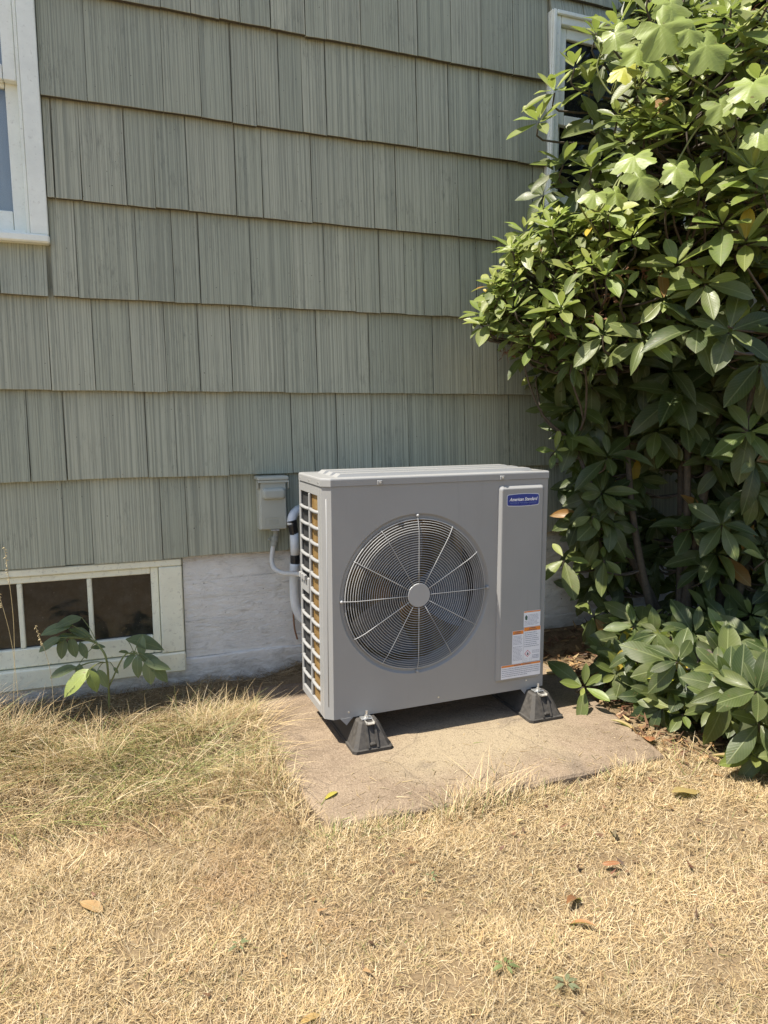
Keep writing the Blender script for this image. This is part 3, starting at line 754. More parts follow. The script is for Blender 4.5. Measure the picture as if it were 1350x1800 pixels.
put_text(bg_, 'HEATING & AIR CONDITIONING', .0056, .792, .7805, PY-.0016, 3, width=.122, spacing=1.3)
ub(bg_, 'badge', [M['silver'], M['blue'], mat_plain('badge_white', (.80,.80,.82), .35, var=.02, bump=0), mat_plain('badge_pale', (.20,.28,.50), .35, var=.02, bump=0)], panel)
tr_ = random.Random(3)
def sticker(name, x0, x1, z0, z1, band, lines, head=None, y=0.0, skip=None):
    mb = MB(); yy = PY-.0004-y
    mb.add([(x0,yy,z0),(x1,yy,z0),(x1,yy,z1),(x0,yy,z1)], [(0,1,2,3)], 0)
    if band: mb.add([(x0+.0012,yy-.0005,band),(x1-.0012,yy-.0005,band),(x1-.0012,yy-.0005,z1-.001),(x0+.0012,yy-.0005,z1-.001)], [(0,1,2,3)], 1)
    if head:
        for (body, x, z, sz, wd) in head:
            put_text(mb, body, sz, x, z, yy-.001, 2, width=wd, bold=.0002)
            mb.add([(x-wd/2-sz*1.1, yy-.001, z-.0002), (x-wd/2-sz*.1, yy-.001, z-.0002), (x-wd/2-sz*.6, yy-.001, z+sz*.75)], [(0,1,2)], 2)
    for (lz, la, lb, hgt) in lines:
        x = la
        while x < lb:                                   # illegible small print: short dashes of word length
            wl = tr_.uniform(.0025, .0085); e = min(x+wl, lb); mb.add([(x,yy-.0005,lz),(e,yy-.0005,lz),(e,yy-.0005,lz+hgt),(x,yy-.0005,lz+hgt)], [(0,1,2,3)], 3); x = e+tr_.uniform(.0010, .0022)
    return mb
grey_ink = mat_plain('small_print', (.30,.31,.36), .5, var=.05, bump=0)
SM = [M['white'], M['orange'], M['ink'], grey_ink, M['red'], mat_plain('picture_green', (.05,.10,.08), .5, var=.1, bump=0)]
mb = sticker('a', .808, .887, .2695, .336, .330, [(.318-i*.0052, .829 if i < 5 else .811, tr_.uniform(.872, .884), .0020) for i in range(9)])
mb.add([(.815,PY-.0012,.300),(.824,PY-.0012,.297),(.826,PY-.0012,.312),(.819,PY-.0012,.320),(.813,PY-.0012,.312)], [(0,1,2,3,4)], 5); ub(mb, 'sticker', SM, panel)
mb = sticker('b', .8095, .890, .1205, .2685, .2515, [(.2425-i*.0082, .813, tr_.uniform(.868, .886), .0031) for i in range(8)] + [(.166-i*.005, .852, .886, .0018) for i in range(3)] + [(.145-i*.006, .852, .884, .003) for i in range(3)], head=[('WARNING', .853, .2612, .0056, .024), ('ADVERTENCIA', .852, .2535, .0056, .040)])
def dia(r, mi, dy): mb.add([(.8295-r,PY-.0006-dy,.1565),(.8295,PY-.0006-dy,.1565-r),(.8295+r,PY-.0006-dy,.1565),(.8295,PY-.0006-dy,.1565+r)], [(0,1,2,3)], mi)
dia(.0150, 4, .0006); dia(.0122, 0, .0011)
mb.add([(.8245,PY-.0022,.1525),(.829,PY-.0022,.1490),(.8345,PY-.0022,.1530),(.8325,PY-.0022,.1585),(.829,PY-.0022,.1635),(.8265,PY-.0022,.1580)], [(0,1,2,3,4,5)], 2)
for (xa, xb) in ((.816, .828), (.838, .850)):
    for (p, q, c, d) in ((xa, xb, .1255, .1262), (xa, xb, .1345, .1352), (xa, xa+.0007, .1255, .1352), (xb-.0007, xb, .1255, .1352)):
        mb.add([(p,PY-.0011,c),(q,PY-.0011,c),(q,PY-.0011,d),(p,PY-.0011,d)], [(0,1,2,3)], 3)
ub(mb, 'sticker', SM, panel)
mb = sticker('c', .756, .8085, .1195, .2585, .2425, [(.234-i*.0056, .760, tr_.uniform(.793, .805), .0021) for i in range(19) if i not in (7,)], head=[('WARNING', .784, .2515, .0050, .021), ('ADVERTENCIA', .784, .2445, .0050, .030)])
ub(mb, 'sticker', SM, panel)
mb = sticker('d', .706, .893, .0605, .1185, .1095, [(.1005-i*.0078, .710, (.889 if i < 4 else .83), .0030) for i in range(5)], head=[('WARNING', .785, .1115, .0055, .028), ('ADVERTENCIA', .830, .1115, .0055, .036)], y=.0002)
ub(mb, 'sticker', SM, panel)
# mounting flanges under the base
for x in (.045, .83):
    mb = MB(); mb.add([(x-.02,-.001,.0),(x+.03,-.001,.0),(x+.004,-.001,-.028),(x-.02,.001,.0),(x+.03,.001,.0),(x+.004,.001,-.028)], [(0,2,1),(3,4,5),(0,1,4,3),(1,2,5,4),(2,0,3,5)]); ub(mb, 'flange', M['cab'])

# ------------------------------------------------------------------ rubber feet
def rubber_foot(x0, x1, label):
    xc = (x0+x1)/2; yF, yB = -.908, -.42
    ft = empty('rubber_foot', (xc, yF, PADZ), label, 'support foot', 'rubber feet under the heat pump')
    h0, h1 = .012, .100; wb_, wt = (x1-x0)/2, .037; z = PADZ
    mb = MB()
    def ring(hw, yf, yb, zz, c):
        return [(xc-hw+c, yf, zz), (xc+hw-c, yf, zz), (xc+hw, yf+c, zz), (xc+hw, yb-c, zz), (xc+hw-c, yb, zz), (xc-hw+c, yb, zz), (xc-hw, yb-c, zz), (xc-hw, yf+c, zz)]
    prof = [(wb_, yF, yB, .0005, .012), (wb_, yF, yB, h0, .012), (wb_-.006, yF+.006, yB-.006, h0+.003, .014), (wt+.003, yF+.047, yB-.047, h1-.006, .010), (wt-.003, yF+.052, yB-.052, h1, .008)]
    for (hw, a_, b_, zz, c) in prof: mb.v += ring(hw, a_, b_, z+zz, c)
    for j in range(len(prof)-1):
        for k in range(8): mb.f.append((j*8+k, j*8+(k+1) % 8, (j+1)*8+(k+1) % 8, (j+1)*8+k)); mb.m.append(0)
    mb.f.append(tuple((len(prof)-1)*8+k for k in range(8))); mb.m.append(0)
    mb.build('block', M['rubber'], ft)
    # dark slot down the front slope with a small lug, proud cheeks either side
    sl = MB()
    for sx in (-1, 1):
        a_ = xc+sx*.0215; b_ = xc+sx*.0135
        sl.add([(a_, yF+.009, z+.018), (b_, yF+.009, z+.018), (b_, yF+.049, z+h1-.006), (a_, yF+.049, z+h1-.006), (a_, yF+.001, z+.018), (b_, yF+.001, z+.018), (b_, yF+.038, z+h1-.006), (a_, yF+.038, z+h1-.006)], [(4,5,6,7),(0,4,7,3),(1,2,6,5),(0,1,5,4),(3,7,6,2)])
    sl.build('cheek', M['rubber'], ft)
    lg = MB(); lg.bbox(xc-.012, xc+.012, yF+.004, yF+.022, z+.022, z+.034, .004); lg.build('lug', M['rubber'], ft)
    ch = MB(); zt = z+h1+.0005
    ch.box(xc-.016, xc-.0135, yF+.030, yB-.03, zt-.004, zt+.0028); ch.box(xc+.0135, xc+.016, yF+.030, yB-.03, zt-.004, zt+.0028)
    ch.box(xc-.0134, xc+.0134, yF+.028, yF+.046, zt-.005, zt-.002); ch.box(xc-.0134, xc+.0134, yF+.064, yB-.03, zt-.005, zt-.002); ch.build('channel', M['alu'], ft)
    bt = MB(); by = yF+.070; bx_ = xc-.004
    bt.bbox(bx_-.022, bx_+.022, by-.012, by+.02, zt+.003, zt+.0062, .001)
    bt.tube([(bx_, by, zt+.0062), (bx_, by, zt+.0085)], .0125, 14); bt.tube([(bx_, by, zt+.0085), (bx_, by, zt+.0165)], .0085, 6); bt.tube([(bx_, by, zt+.0165), (bx_, by, zt+.034)], .0042, 8)
    bt.build('bolt', M['zinc'], ft)
    return ft
rubber_foot(.763, .920, 'black rubber foot under the grille side corner of the heat pump')
rubber_foot(1.513, 1.671, 'black rubber foot under the service panel side of the heat pump')

# ------------------------------------------------------------------ disconnect box, conduit, line set
bx = empty('disconnect_box', (.655, -.02, .76), 'small grey green electrical disconnect box mounted on the shingle wall', 'electrical box')
mb = MB(); mb.bbox(.597, .722, -.085, -.014, .760, .985, .004); mb.build('body', M['box'], bx)
mb = MB(); mb.bbox(.6005, .7185, -.097, -.0855, .763, .982, .004); mb.build('cover', M['box'], bx)
mb = MB(); mb.bbox(.588, .730, -.106, -.012, .9855, 1.003, .004)
mb.add([(.588,-.106,.976),(.730,-.106,.976),(.730,-.106,.9850),(.588,-.106,.9850),(.588,-.0985,.976),(.730,-.0985,.976),(.730,-.0985,.9850),(.588,-.0985,.9850)], [(0,1,2,3),(4,7,6,5),(0,4,5,1),(0,3,7,4),(1,5,6,2)])
for xx in (.588, .7262):
    mb.add([(xx,-.104,.985),(xx,-.080,.985),(xx,-.082,.950),(xx,-.092,.944),(xx,-.101,.952),(xx+.004,-.104,.985),(xx+.004,-.080,.985),(xx+.004,-.082,.950),(xx+.004,-.092,.944),(xx+.004,-.101,.952)], [(0,1,2,3,4),(9,8,7,6,5),(0,4,9,5),(4,3,8,9),(3,2,7,8),(2,1,6,7)])
mb.build('hood', M['box'], bx)
mb = MB(); prof = [(0, -.0972), (.002, -.106), (.006, -.1125), (.013, -.1150)]
for (i_, y) in prof: mb.v += rrect(.608+i_, .714-i_, .899+i_, .951-i_, .016-i_*.6, y)
for j in range(3):
    for k in range(24): mb.f.append((j*24+k, (j+1)*24+k, (j+1)*24+(k+1) % 24, j*24+(k+1) % 24)); mb.m.append(0)
mb.f.append(tuple(3*24+k for k in range(24))[::-1]); mb.m.append(0); mb.build('handle_hump', M['box'], bx, False)
mb = MB(); 
for (p, q, c, d) in ((.618,.703,.8165,.8185),(.618,.703,.777,.779),(.618,.620,.7795,.816),(.701,.703,.7795,.816)): mb.box(p, q, -.0988, -.0971, c, d)
for k in range(8):                                        # worn embossed characters, not legible
    x = .636+k*.0062; mb.box(x, x+.0018, -.0988, -.0971, .787, .807); 
    if k % 2 == 0: mb.box(x+.0018, x+.0046, -.0986, -.0971, .8035+(k % 3)*.001, .8065+(k % 3)*.0004)
    else: mb.box(x+.0018, x+.0046, -.0986, -.0971, .7945, .7975)
mb.build('embossed_plate', M['box'], bx)
mb = MB(); mb.bbox(.645, .684, -.104, -.088, .7565, .7615, .002); mb.build('latch', M['alu'], bx)
cdm = empty('conduit_whip', (.675, -.06, .75), 'pale flexible conduit curving from the disconnect box into the heat pump', 'conduit')
mb = MB(); mb.tube([(.678,-.055,.7565),(.676,-.055,.735),(.671,-.056,.715)], .0135, 12); mb.tube([(.671,-.056,.722),(.668,-.057,.706),(.666,-.058,.700)], [.017,.018,.016], 10); mb.tube([(.665,-.058,.702),(.662,-.059,.680)], .0150, 12); mb.tube([(.650,-.058,.706),(.640,-.06,.714)], .005, 6); mb.build('connector', M['fitting'], cdm)
pts = spline([(.664,-.058,.690),(.657,-.06,.655),(.652,-.064,.615),(.658,-.078,.582),(.680,-.105,.566),(.705,-.15,.566),(.735,-.23,.577),(.762,-.36,.592),(.80,-.47,.60),(.83,-.50,.60)], 6)
mb = MB(); mb.tube(pts, .0108, 12); mb.build('tubing', M['conduit'], cdm, True)
PX = -.024
ls = empty('line_set', (.77, -.03, .80), 'white insulated refrigerant pipe wrapped in black tape beside the heat pump', 'pipe')
mb = MB(); mb.tube(spline([(.835,.03,.835),(.80,-.055,.836),(.775,-.085,.822),(.764,-.100,.796),(.766,-.103,.784)], 6), [.022]*25, 14); mb.xf(lambda p: p+Vector((PX*min(1, max(0, (.95-p.x)/.15)), 0, 0))); mb.build('upper_sleeve', M['pvc'], ls, True)
mb = MB(); mb.tube(spline([(.764,-.101,.800),(.768,-.103,.778),(.772,-.103,.750),(.773,-.102,.738)], 4), [.0232,.0235,.0226,.0222,.0230,.0215,.021,.0214,.0208,.0212,.0204,.020,.0206], 14); mb.xf(lambda p: p+Vector((PX*min(1, max(0, (.95-p.x)/.15)), 0, 0))); mb.build('tape', M['tape'], ls)
mb = MB(); mb.tube([(.774,-.102,.744),(.775,-.102,.68),(.776,-.102,.632)], [.0205,.0200,.0196], 14); mb.xf(lambda p: p+Vector((PX*min(1, max(0, (.95-p.x)/.15)), 0, 0))); mb.build('middle_sleeve', M['pvc'], ls, True)
mb = MB(); mb.tube([(.776,-.102,.640),(.776,-.102,.615),(.775,-.102,.594)], [.0212,.0222,.0210], 14); mb.xf(lambda p: p+Vector((PX*min(1, max(0, (.95-p.x)/.15)), 0, 0))); mb.build('tape', M['tape'], ls)
mb = MB(); mb.tube(spline([(.774,-.102,.60),(.770,-.102,.52),(.770,-.104,.45),(.777,-.108,.39),(.80,-.116,.345),(.84,-.128,.318),(.90,-.15,.31),(1.02,-.40,.32),(1.3,-.46,.33)], 6), .0225, 14); mb.xf(lambda p: p+Vector((PX*min(1, max(0, (.95-p.x)/.15)), 0, 0))); mb.build('lower_sleeve', M['pvc'], ls, True)
wr_ = MB(); wr_.tube(spline([(.757,-.030,.52),(.758,-.032,.40),(.756,-.030,.34),(.760,-.032,.27),(.772,-.034,.218)], 6), .0042, 6); wo = wr_.build('loose_cable', M['copper'], None, True); tag(wo, 'thin brown cable hanging down the foundation behind the white pipe', 'cable')

# ------------------------------------------------------------------ leaves: one shared template per shape
def leaf_template(nl=7, hw=.17, droop=.12, fold=.25, tipw=1.15, wave=.0, curl=0.0, seed=0):
    r_ = random.Random(seed); vs = []; uv = []; fs = []
    for i in range(nl+1):
        t = i/nl; w_ = hw*max(0.0, math.sin(math.pi*min(1, t**tipw)))**.75 if 0 < t < 1 else (.012 if t == 0 else .002)
        w_ = max(w_, .012 if t < .1 else .002); zc = -droop*t*t + curl*math.sin(math.pi*t)
        for k, sx in enumerate((-1, 0, 1)):
            wob = wave*math.sin(t*9+seed+sx)*abs(sx)
            vs.append((sx*w_, t, zc+fold*w_*abs(sx)+wob*w_)); uv.append((sx*w_/hw, t, 0))
    for i in range(nl):
        for k in range(2): fs.append((i*3+k, i*3+k+1, i*3+4+k, i*3+3+k))
    return np.array(vs, float), np.array(uv, float), np.array(fs, int)
TPL = [leaf_template(droop=.05, fold=.45, hw=.19, seed=1), leaf_template(droop=.18, fold=.25, hw=.20, seed=2, wave=.12), leaf_template(droop=.34, fold=.12, hw=.195, seed=3, wave=.1),
       leaf_template(droop=-.08, fold=.5, hw=.165, seed=4), leaf_template(droop=.24, fold=-.15, hw=.205, seed=5, wave=.15), leaf_template(droop=.45, fold=.6, hw=.165, seed=6)]
def tpl_mesh(name, tpl, mat):
    return np_mesh(name, tpl[0], tpl[2], mat, uv=tpl[1], smooth=True)
LM = [tpl_mesh('leaf', t, M['leaf_o']) for t in TPL]
def leaf_matrix(pos, dirv, nrm, L, wk=1.0):
    y = dirv.normalized(); z = (nrm - y*nrm.dot(y)).normalized(); x = y.cross(z)
    return Matrix(((x.x*L*wk, y.x*L, z.x*L, pos.x), (x.y*L*wk, y.y*L, z.y*L, pos.y), (x.z*L*wk, y.z*L, z.z*L, pos.z), (0, 0, 0, 1)))
def join_leaves(name, items, mat, parent):
    """items: list of (matrix, template index, colour) -> one mesh"""
    base = root_loc(parent); Vs, Us, Fs, Ts = [], [], [], []; off = 0
    for (m, ti, c) in items:
        v, u_, f_ = TPL[ti]; A = np.array(m)
        Vs.append(v @ A[:3, :3].T + A[:3, 3] - np.array(base)); Us.append(u_); Fs.append(f_+off); Ts.append(np.tile(c, (len(v), 1))); off += len(v)
    o = link(name, np_mesh(name, np.concatenate(Vs), np.concatenate(Fs), mat, np.concatenate(Ts), np.concatenate(Us), True), parent); return o
rl = random.Random(21)
YOUNG_SUNLIT = [(.32,.38,.08), (.38,.42,.12), (.26,.34,.07), (.37,.40,.095)]; MATURE_SHADED = [(.032,.052,.017), (.046,.068,.023), (.025,.043,.015), (.066,.088,.031)]  # tints hold leaf age plus painted sun and shade
def rosette(c, axis, n, L, elev, tone, jitter=.25):
    """whorl of leaves round a shoot tip; tone 0 mature and shaded .. 1 young and sunlit"""
    a = axis.normalized(); b = a.orthogonal().normalized(); d = a.cross(b); out = []; ph = rl.uniform(0, 6.28)
    for i in range(n):
        lay = i/max(1, n-1); phi = ph+i*2.39996+rl.uniform(-.2, .2); th = math.radians(elev[0]+(elev[1]-elev[0])*lay+rl.uniform(-12, 12))
        rad = b*math.cos(phi)+d*math.sin(phi); dv = rad*math.cos(th)+a*math.sin(th); nv = a*math.cos(th)-rad*math.sin(th)
        nv = nv+Vector((rl.uniform(-jitter, jitter), rl.uniform(-jitter, jitter), rl.uniform(-jitter, jitter)))*.8
        dv = dv+Vector((0, 0, -.10*rl.random()))
        l = L*(1-.45*lay*(1 if tone > .4 else .5))*rl.choice([.6, .75, .85, .92, 1.0, 1.0, 1.06, 1.15, 1.25])
        pos = c+a*(.012*lay)*L/.15+dv.normalized()*.012
        ty, tm = rl.choice(YOUNG_SUNLIT), rl.choice(MATURE_SHADED); k = min(1, max(0, tone*(.45+.75*lay)+rl.uniform(-.1, .1)))
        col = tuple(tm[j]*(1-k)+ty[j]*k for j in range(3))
        q = rl.random()
        if q < .009: col = (.50,.36,.04)
        elif q < .016: col = (.30,.15,.04)
        ti = rl.choice([0, 0, 1, 3]) if tone > .4 else rl.choice([1, 1, 2, 4, 5])
        out.append((leaf_matrix(pos, dv, nv, l, rl.uniform(.9, 1.2)), ti, col))
    return out

BB = Vector((2.62, -.62, .03))
bush = empty('rhododendron', BB, 'large rhododendron bush with whorled leaves growing against the house wall', 'bush')
toCam = Vector((-.42, -.85, .25)); UPV = Vector((0, 0, 1)); LFT = Vector((-1, -.2, .3))
# hand-placed whorls: px, py, depth Y, leaf length, count, tone, axis kind
KEY = [
 (975,163,-.52,.135,8,.95,'u'),(947,216,-.50,.120,7,.9,'l'),(1036,155,-.60,.125,8,.85,'u'),(1085,52,-.75,.13,8,.8,'u'),(1240,124,-.95,.165,9,.75,'u'),
 (1301,60,-1.0,.15,8,.8,'u'),(1207,232,-.95,.165,9,.8,'u'),(1146,214,-.85,.13,8,.85,'u'),(1325,305,-1.1,.17,9,.75,'u'),(1052,232,-.62,.15,8,.25,'c'),
 (955,345,-.36,.12,9,.05,'c'),(1069,377,-.78,.135,8,.85,'u'),(971,402,-.62,.105,8,.9,'u'),(926,434,-.58,.10,7,.85,'l'),(1110,422,-.85,.14,9,.85,'u'),
 (898,475,-.56,.095,7,.85,'l'),(869,519,-.54,.095,7,.8,'l'),(1065,488,-.85,.115,8,.8,'u'),(1040,468,-.80,.11,7,.8,'u'),(987,545,-.75,.14,8,.65,'u'),
 (849,574,-.53,.125,6,.6,'l'),(1167,528,-.95,.115,8,.6,'c'),(943,662,-.60,.11,4,.6,'d'),(1061,590,-.85,.14,8,.25,'d'),(1281,585,-1.05,.165,9,.1,'c'),
 (1179,655,-.95,.17,9,.0,'c'),(1342,342,-1.12,.16,8,.7,'u'),(1310,430,-1.1,.15,8,.2,'d'),(1190,470,-1.0,.15,7,.1,'d'),(1010,480,-.72,.11,7,.5,'c'),
 (960,560,-.68,.12,7,.35,'d'),(905,545,-.60,.10,7,.5,'l'),(1100,510,-.88,.12,7,.35,'c'),(1005,640,-.74,.12,7,.15,'d'),(935,610,-.62,.11,6,.3,'d'),
 (975,794,-.66,.115,7,.7,'c'),(1067,806,-.85,.18,9,.1,'c'),(1190,697,-1.0,.22,9,.02,'c'),(1010,720,-.72,.15,7,.08,'d'),(1316,762,-1.15,.15,9,.35,'c'),
 (1326,812,-1.15,.15,8,.3,'c'),(1042,908,-.80,.11,6,.3,'d'),(992,985,-.70,.17,5,.6,'d'),(1062,985,-.82,.12,6,.45,'d'),(1212,930,-.95,.16,8,.03,'c'),
 (1269,924,-1.05,.16,8,.05,'c'),(1345,985,-1.2,.15,7,.5,'c'),(1235,1000,-1.0,.15,7,.08,'d'),(1330,870,-1.12,.16,7,.15,'d'),(1085,880,-.84,.13,5,.1,'d'),
 (1240,500,-1.05,.16,8,.08,'d'),(1130,600,-.92,.16,7,.05,'d'),(1335,640,-1.12,.17,8,.05,'d'),(1225,580,-1.0,.17,8,.03,'c'),(1270,400,-1.05,.15,7,.3,'d'),
 (1170,370,-.92,.14,8,.3,'d'),(1230,330,-1.0,.15,8,.35,'d'),(1130,130,-.84,.14,7,.5,'c'),(1180,170,-.9,.14,7,.35,'c'),(1290,210,-1.03,.15,8,.5,'u'),
 (1048,66,-.60,.12,7,.6,'u'),(1062,112,-.62,.13,7,.3,'c'),(1040,205,-.56,.11,6,.15,'c'),(1060,282,-.62,.13,8,.2,'c'),(1020,330,-.56,.13,8,.1,'c'),(975,305,-.46,.11,7,.1,'c'),
 (1040,300,-.66,.13,7,.2,'d'),(990,290,-.55,.12,7,.1,'d'),(1110,250,-.8,.13,7,.3,'d'),(1335,150,-1.08,.15,8,.6,'u'),(1010,120,-.6,.11,6,.7,'u')]
LOW = [  # px, py, height above ground, length, count, tone, kind
 (1107,1112,.26,.15,8,.45,'u'),(1140,1092,.30,.12,7,.5,'u'),(1241,1078,.36,.15,8,.2,'c'),(1318,1082,.36,.15,8,.4,'c'),(1026,1208,.13,.14,6,.5,'c'),
 (1083,1185,.16,.12,7,.35,'c'),(1131,1165,.20,.12,7,.5,'u'),(1277,1183,.24,.17,9,.4,'c'),(1296,1216,.20,.15,8,.3,'c'),(1200,1255,.11,.13,7,.4,'u'),
 (1322,1292,.13,.16,8,.35,'c'),(1340,1245,.20,.16,8,.4,'c'),(1325,1330,.09,.14,7,.35,'u'),(1180,1120,.28,.14,8,.3,'c'),(1210,1150,.25,.14,8,.35,'u'),
 (1060,1150,.20,.12,6,.3,'c'),(1240,1225,.16,.14,7,.35,'u'),(1165,1215,.13,.13,6,.4,'c'),(1275,1130,.30,.15,7,.25,'u'),(1345,1160,.28,.16,8,.4,'c'),(1345,1040,.42,.15,7,.4,'c'),
 (1395,1120,.3,.16,8,.4,'c'),(1400,1230,.2,.16,8,.4,'c'),(1390,1330,.12,.16,8,.4,'c')]
VL = [(1171,57,-1.02,.25),(1248,92,-1.08,.22),(1085,66,-.86,.16),(1183,14,-1.0,.19),(1126,92,-.93,.17),(1114,283,-.93,.18),(1130,322,-.98,.20),(1191,303,-1.05,.17),(1044,346,-.82,.15),(1325,155,-1.2,.20),(1272,193,-1.12,.17),(1338,235,-1.22,.17),(1085,345,-.9,.14),(1098,126,-.88,.15),(1160,118,-1.0,.15),(1300,180,-1.17,.16),(1215,60,-1.05,.15)]
whorls = []
def axis_of(kind, p):
    j = Vector((rl.uniform(-.25, .25), rl.uniform(-.25, .25), rl.uniform(-.15, .15)))
    if kind == 'u': return UPV*.8+toCam*.42+LFT*.28+j
    if kind == 'l': return UPV*.6+LFT*.6+toCam*.2+j
    if kind == 'c': return UPV*.45+toCam*.85+j
    return UPV*.55+toCam*.45+LFT*.2+j
ELEV = {'u': (-8, 54), 'l': (-8, 52), 'c': (-12, 40), 'd': (-40, 10)}
key_leaves = []
for (px, py, Yd, L, n, tone, kind) in KEY:
    if 640 < py < 1015: Yd += .22 if px < 1250 else .12
    elif px > 900 and py < 640: Yd -= .06+max(0, px-1000)/350*.16
    if py < 640 and kind == 'd': kind = 'u' if py < 480 else 'c'; tone = min(1, tone+.25)
    if py < 560: tone = min(1, tone+.10)  # upper whorls tinted brighter, as if sunlit
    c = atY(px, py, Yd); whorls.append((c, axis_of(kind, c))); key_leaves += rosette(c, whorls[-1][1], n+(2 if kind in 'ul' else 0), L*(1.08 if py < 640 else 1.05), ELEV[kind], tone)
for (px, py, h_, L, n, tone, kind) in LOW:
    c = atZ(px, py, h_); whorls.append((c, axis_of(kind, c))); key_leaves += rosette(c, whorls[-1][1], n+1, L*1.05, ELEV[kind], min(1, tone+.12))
def areaof(it):
    m, ti, c = it; p = m.translation; px, py, z = proj(p); v = m.col[1].to_3d(); d = (CAM-p).normalized()
    s_ = (v - d*v.dot(d)).length/z*FPX
    return s_ if (0 < px < 1350 and 0 < py < 1800) else 0
key_leaves.sort(key=areaof, reverse=True)
extra = key_leaves[300:]; key_leaves = key_leaves[:300]
# inner and outer filling whorls
LEFT = [(-400,1040),(0,1075),(60,1075),(150,1070),(240,1065),(300,1050),(345,1000),(400,915),(480,880),(560,850),(600,880),(660,930),(720,955),(800,965),(900,985),(1000,985),(1060,1000),(1130,1030),(1200,1060),(1260,1120),(1340,1270)]
def left_edge(py): return float(np.interp(py, [q[0] for q in LEFT], [q[1] for q in LEFT]))
fill = []; tries = 0
while len(fill) < 1900 and tries < 40000:
    tries += 1
    px = rl.uniform(840, 1900); py = rl.uniform(-420, 1330)
    if px < left_edge(py)+rl.uniform(15, 55): continue
    yf = -.45-(px-850)/500*.72
    if py > 650: yf = -.50-(min(px, 1900)-950)/400*.55
    if px > 1400: yf = -1.2
    dep = yf+.10+abs(rl.gauss(0, .30))
    if py > 1040:
        h_ = rl.uniform(.06, .35); c = atZ(px, py, h_)
        if c.y > -.35 or c.x < 2.0: continue
    else: c = atY(px, py, min(dep, -.10))
    if c.z < .10 or c.z > 3.3 or c.x > 4.0: continue
    if py < 20 and dep-yf < .18+(20-py)/400*.35: continue
    if 1075 < px < 1240 and 790 < py < 1085 and c.y < -.38: continue
    if py > 620 and py < 1040 and px < 1300 and c.y < -.80: continue
    if px < 1010 and py > 860 and c.y < -.45: continue
    pxx, pyy, _ = proj(c)
    fill.append(c)
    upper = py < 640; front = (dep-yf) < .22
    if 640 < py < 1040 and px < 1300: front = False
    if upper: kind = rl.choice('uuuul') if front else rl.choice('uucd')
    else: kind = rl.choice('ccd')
    tone = rl.uniform(.3, .95) if (upper and front) else rl.uniform(0, .25)  # upper front whorls tinted sunlit, inner and lower ones tinted as shade
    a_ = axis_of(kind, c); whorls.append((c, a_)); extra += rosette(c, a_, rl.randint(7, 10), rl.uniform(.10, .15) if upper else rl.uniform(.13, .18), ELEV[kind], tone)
for _ in range(95):                                       # small shoots on the flank, sunlight put into their bright tone
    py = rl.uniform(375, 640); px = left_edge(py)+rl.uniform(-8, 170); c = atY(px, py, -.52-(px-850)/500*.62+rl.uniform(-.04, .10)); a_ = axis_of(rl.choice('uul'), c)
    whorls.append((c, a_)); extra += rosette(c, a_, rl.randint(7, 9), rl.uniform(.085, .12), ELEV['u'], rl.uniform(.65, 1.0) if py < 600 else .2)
for _ in range(80):
    py = rl.uniform(-20, 380); px = rl.uniform(1060, 1380)
    if any((px-v[0])**2+(py-v[1])**2 < 45**2 for v in VL): continue
    px += 0; c = atY(px, py, -.58-(px-850)/500*.66+rl.uniform(-.04, .08)); a_ = axis_of('u', c)
    whorls.append((c, a_)); extra += rosette(c, a_, rl.randint(7, 10), rl.uniform(.11, .15), ELEV['u'], rl.uniform(.5, 1.0))  # bright tone paints sun onto these upper whorls
for (m, ti, c) in key_leaves:
    o = bpy.data.objects.new('leaf', LM[ti]); COL.objects.link(o); o.parent = bush
    o.matrix_basis = Matrix.Translation(-BB) @ m; o.color = (*c, 1)
fol = join_leaves('foliage', extra, M['leaf_v'], bush); tag(fol, kind='stuff')
# limbs and twigs
limb_ends = [(2.05,-.55,1.75),(2.25,-.75,2.55),(2.75,-.95,2.7),(3.1,-.8,2.4),(2.0,-.45,1.15),(2.55,-1.0,1.6),(3.2,-1.0,1.3),(2.3,-.95,.30),(2.75,-1.2,.35),(2.4,-.4,2.2)]
LP = []
for k, e in enumerate(limb_ends):
    e = Vector(e); b0 = BB+Vector((rl.uniform(-.12, .12), rl.uniform(-.1, .1), -.03)); mid1 = b0.lerp(e, .35)+Vector((rl.uniform(-.12, .12), rl.uniform(-.1, .1), .12 if e.z > .6 else .05)); mid2 = b0.lerp(e, .7)+Vector((rl.uniform(-.1, .1), rl.uniform(-.1, .1), .08 if e.z > .6 else .06))
    pts = spline([b0, mid1, mid2, e], 7); LP += pts; r0 = rl.uniform(.020, .030)
    mb = MB(); mb.tube(pts, [r0*(1-.75*i/(len(pts)-1)) for i in range(len(pts))], 8); mb.build('limb', M['bark'], bush, True)
tw = MB()
for (c, a_) in whorls:
    q = min(LP, key=lambda p: (p-c).length+(.35 if p.z > c.z else 0)); 
    back = c-a_.normalized()*.07
    m1 = back.lerp(q, .5)+Vector((rl.uniform(-.05, .05), rl.uniform(-.05, .05), -.03))
    tw.tube(spline([c, back, m1, q], 3), [.0036,.0038,.004,.0042,.0046,.005,.0052,.0056,.006,.0065], 5, cap=False)
tag(tw.build('twigs', M['bark'], bush, True), kind='stuff')
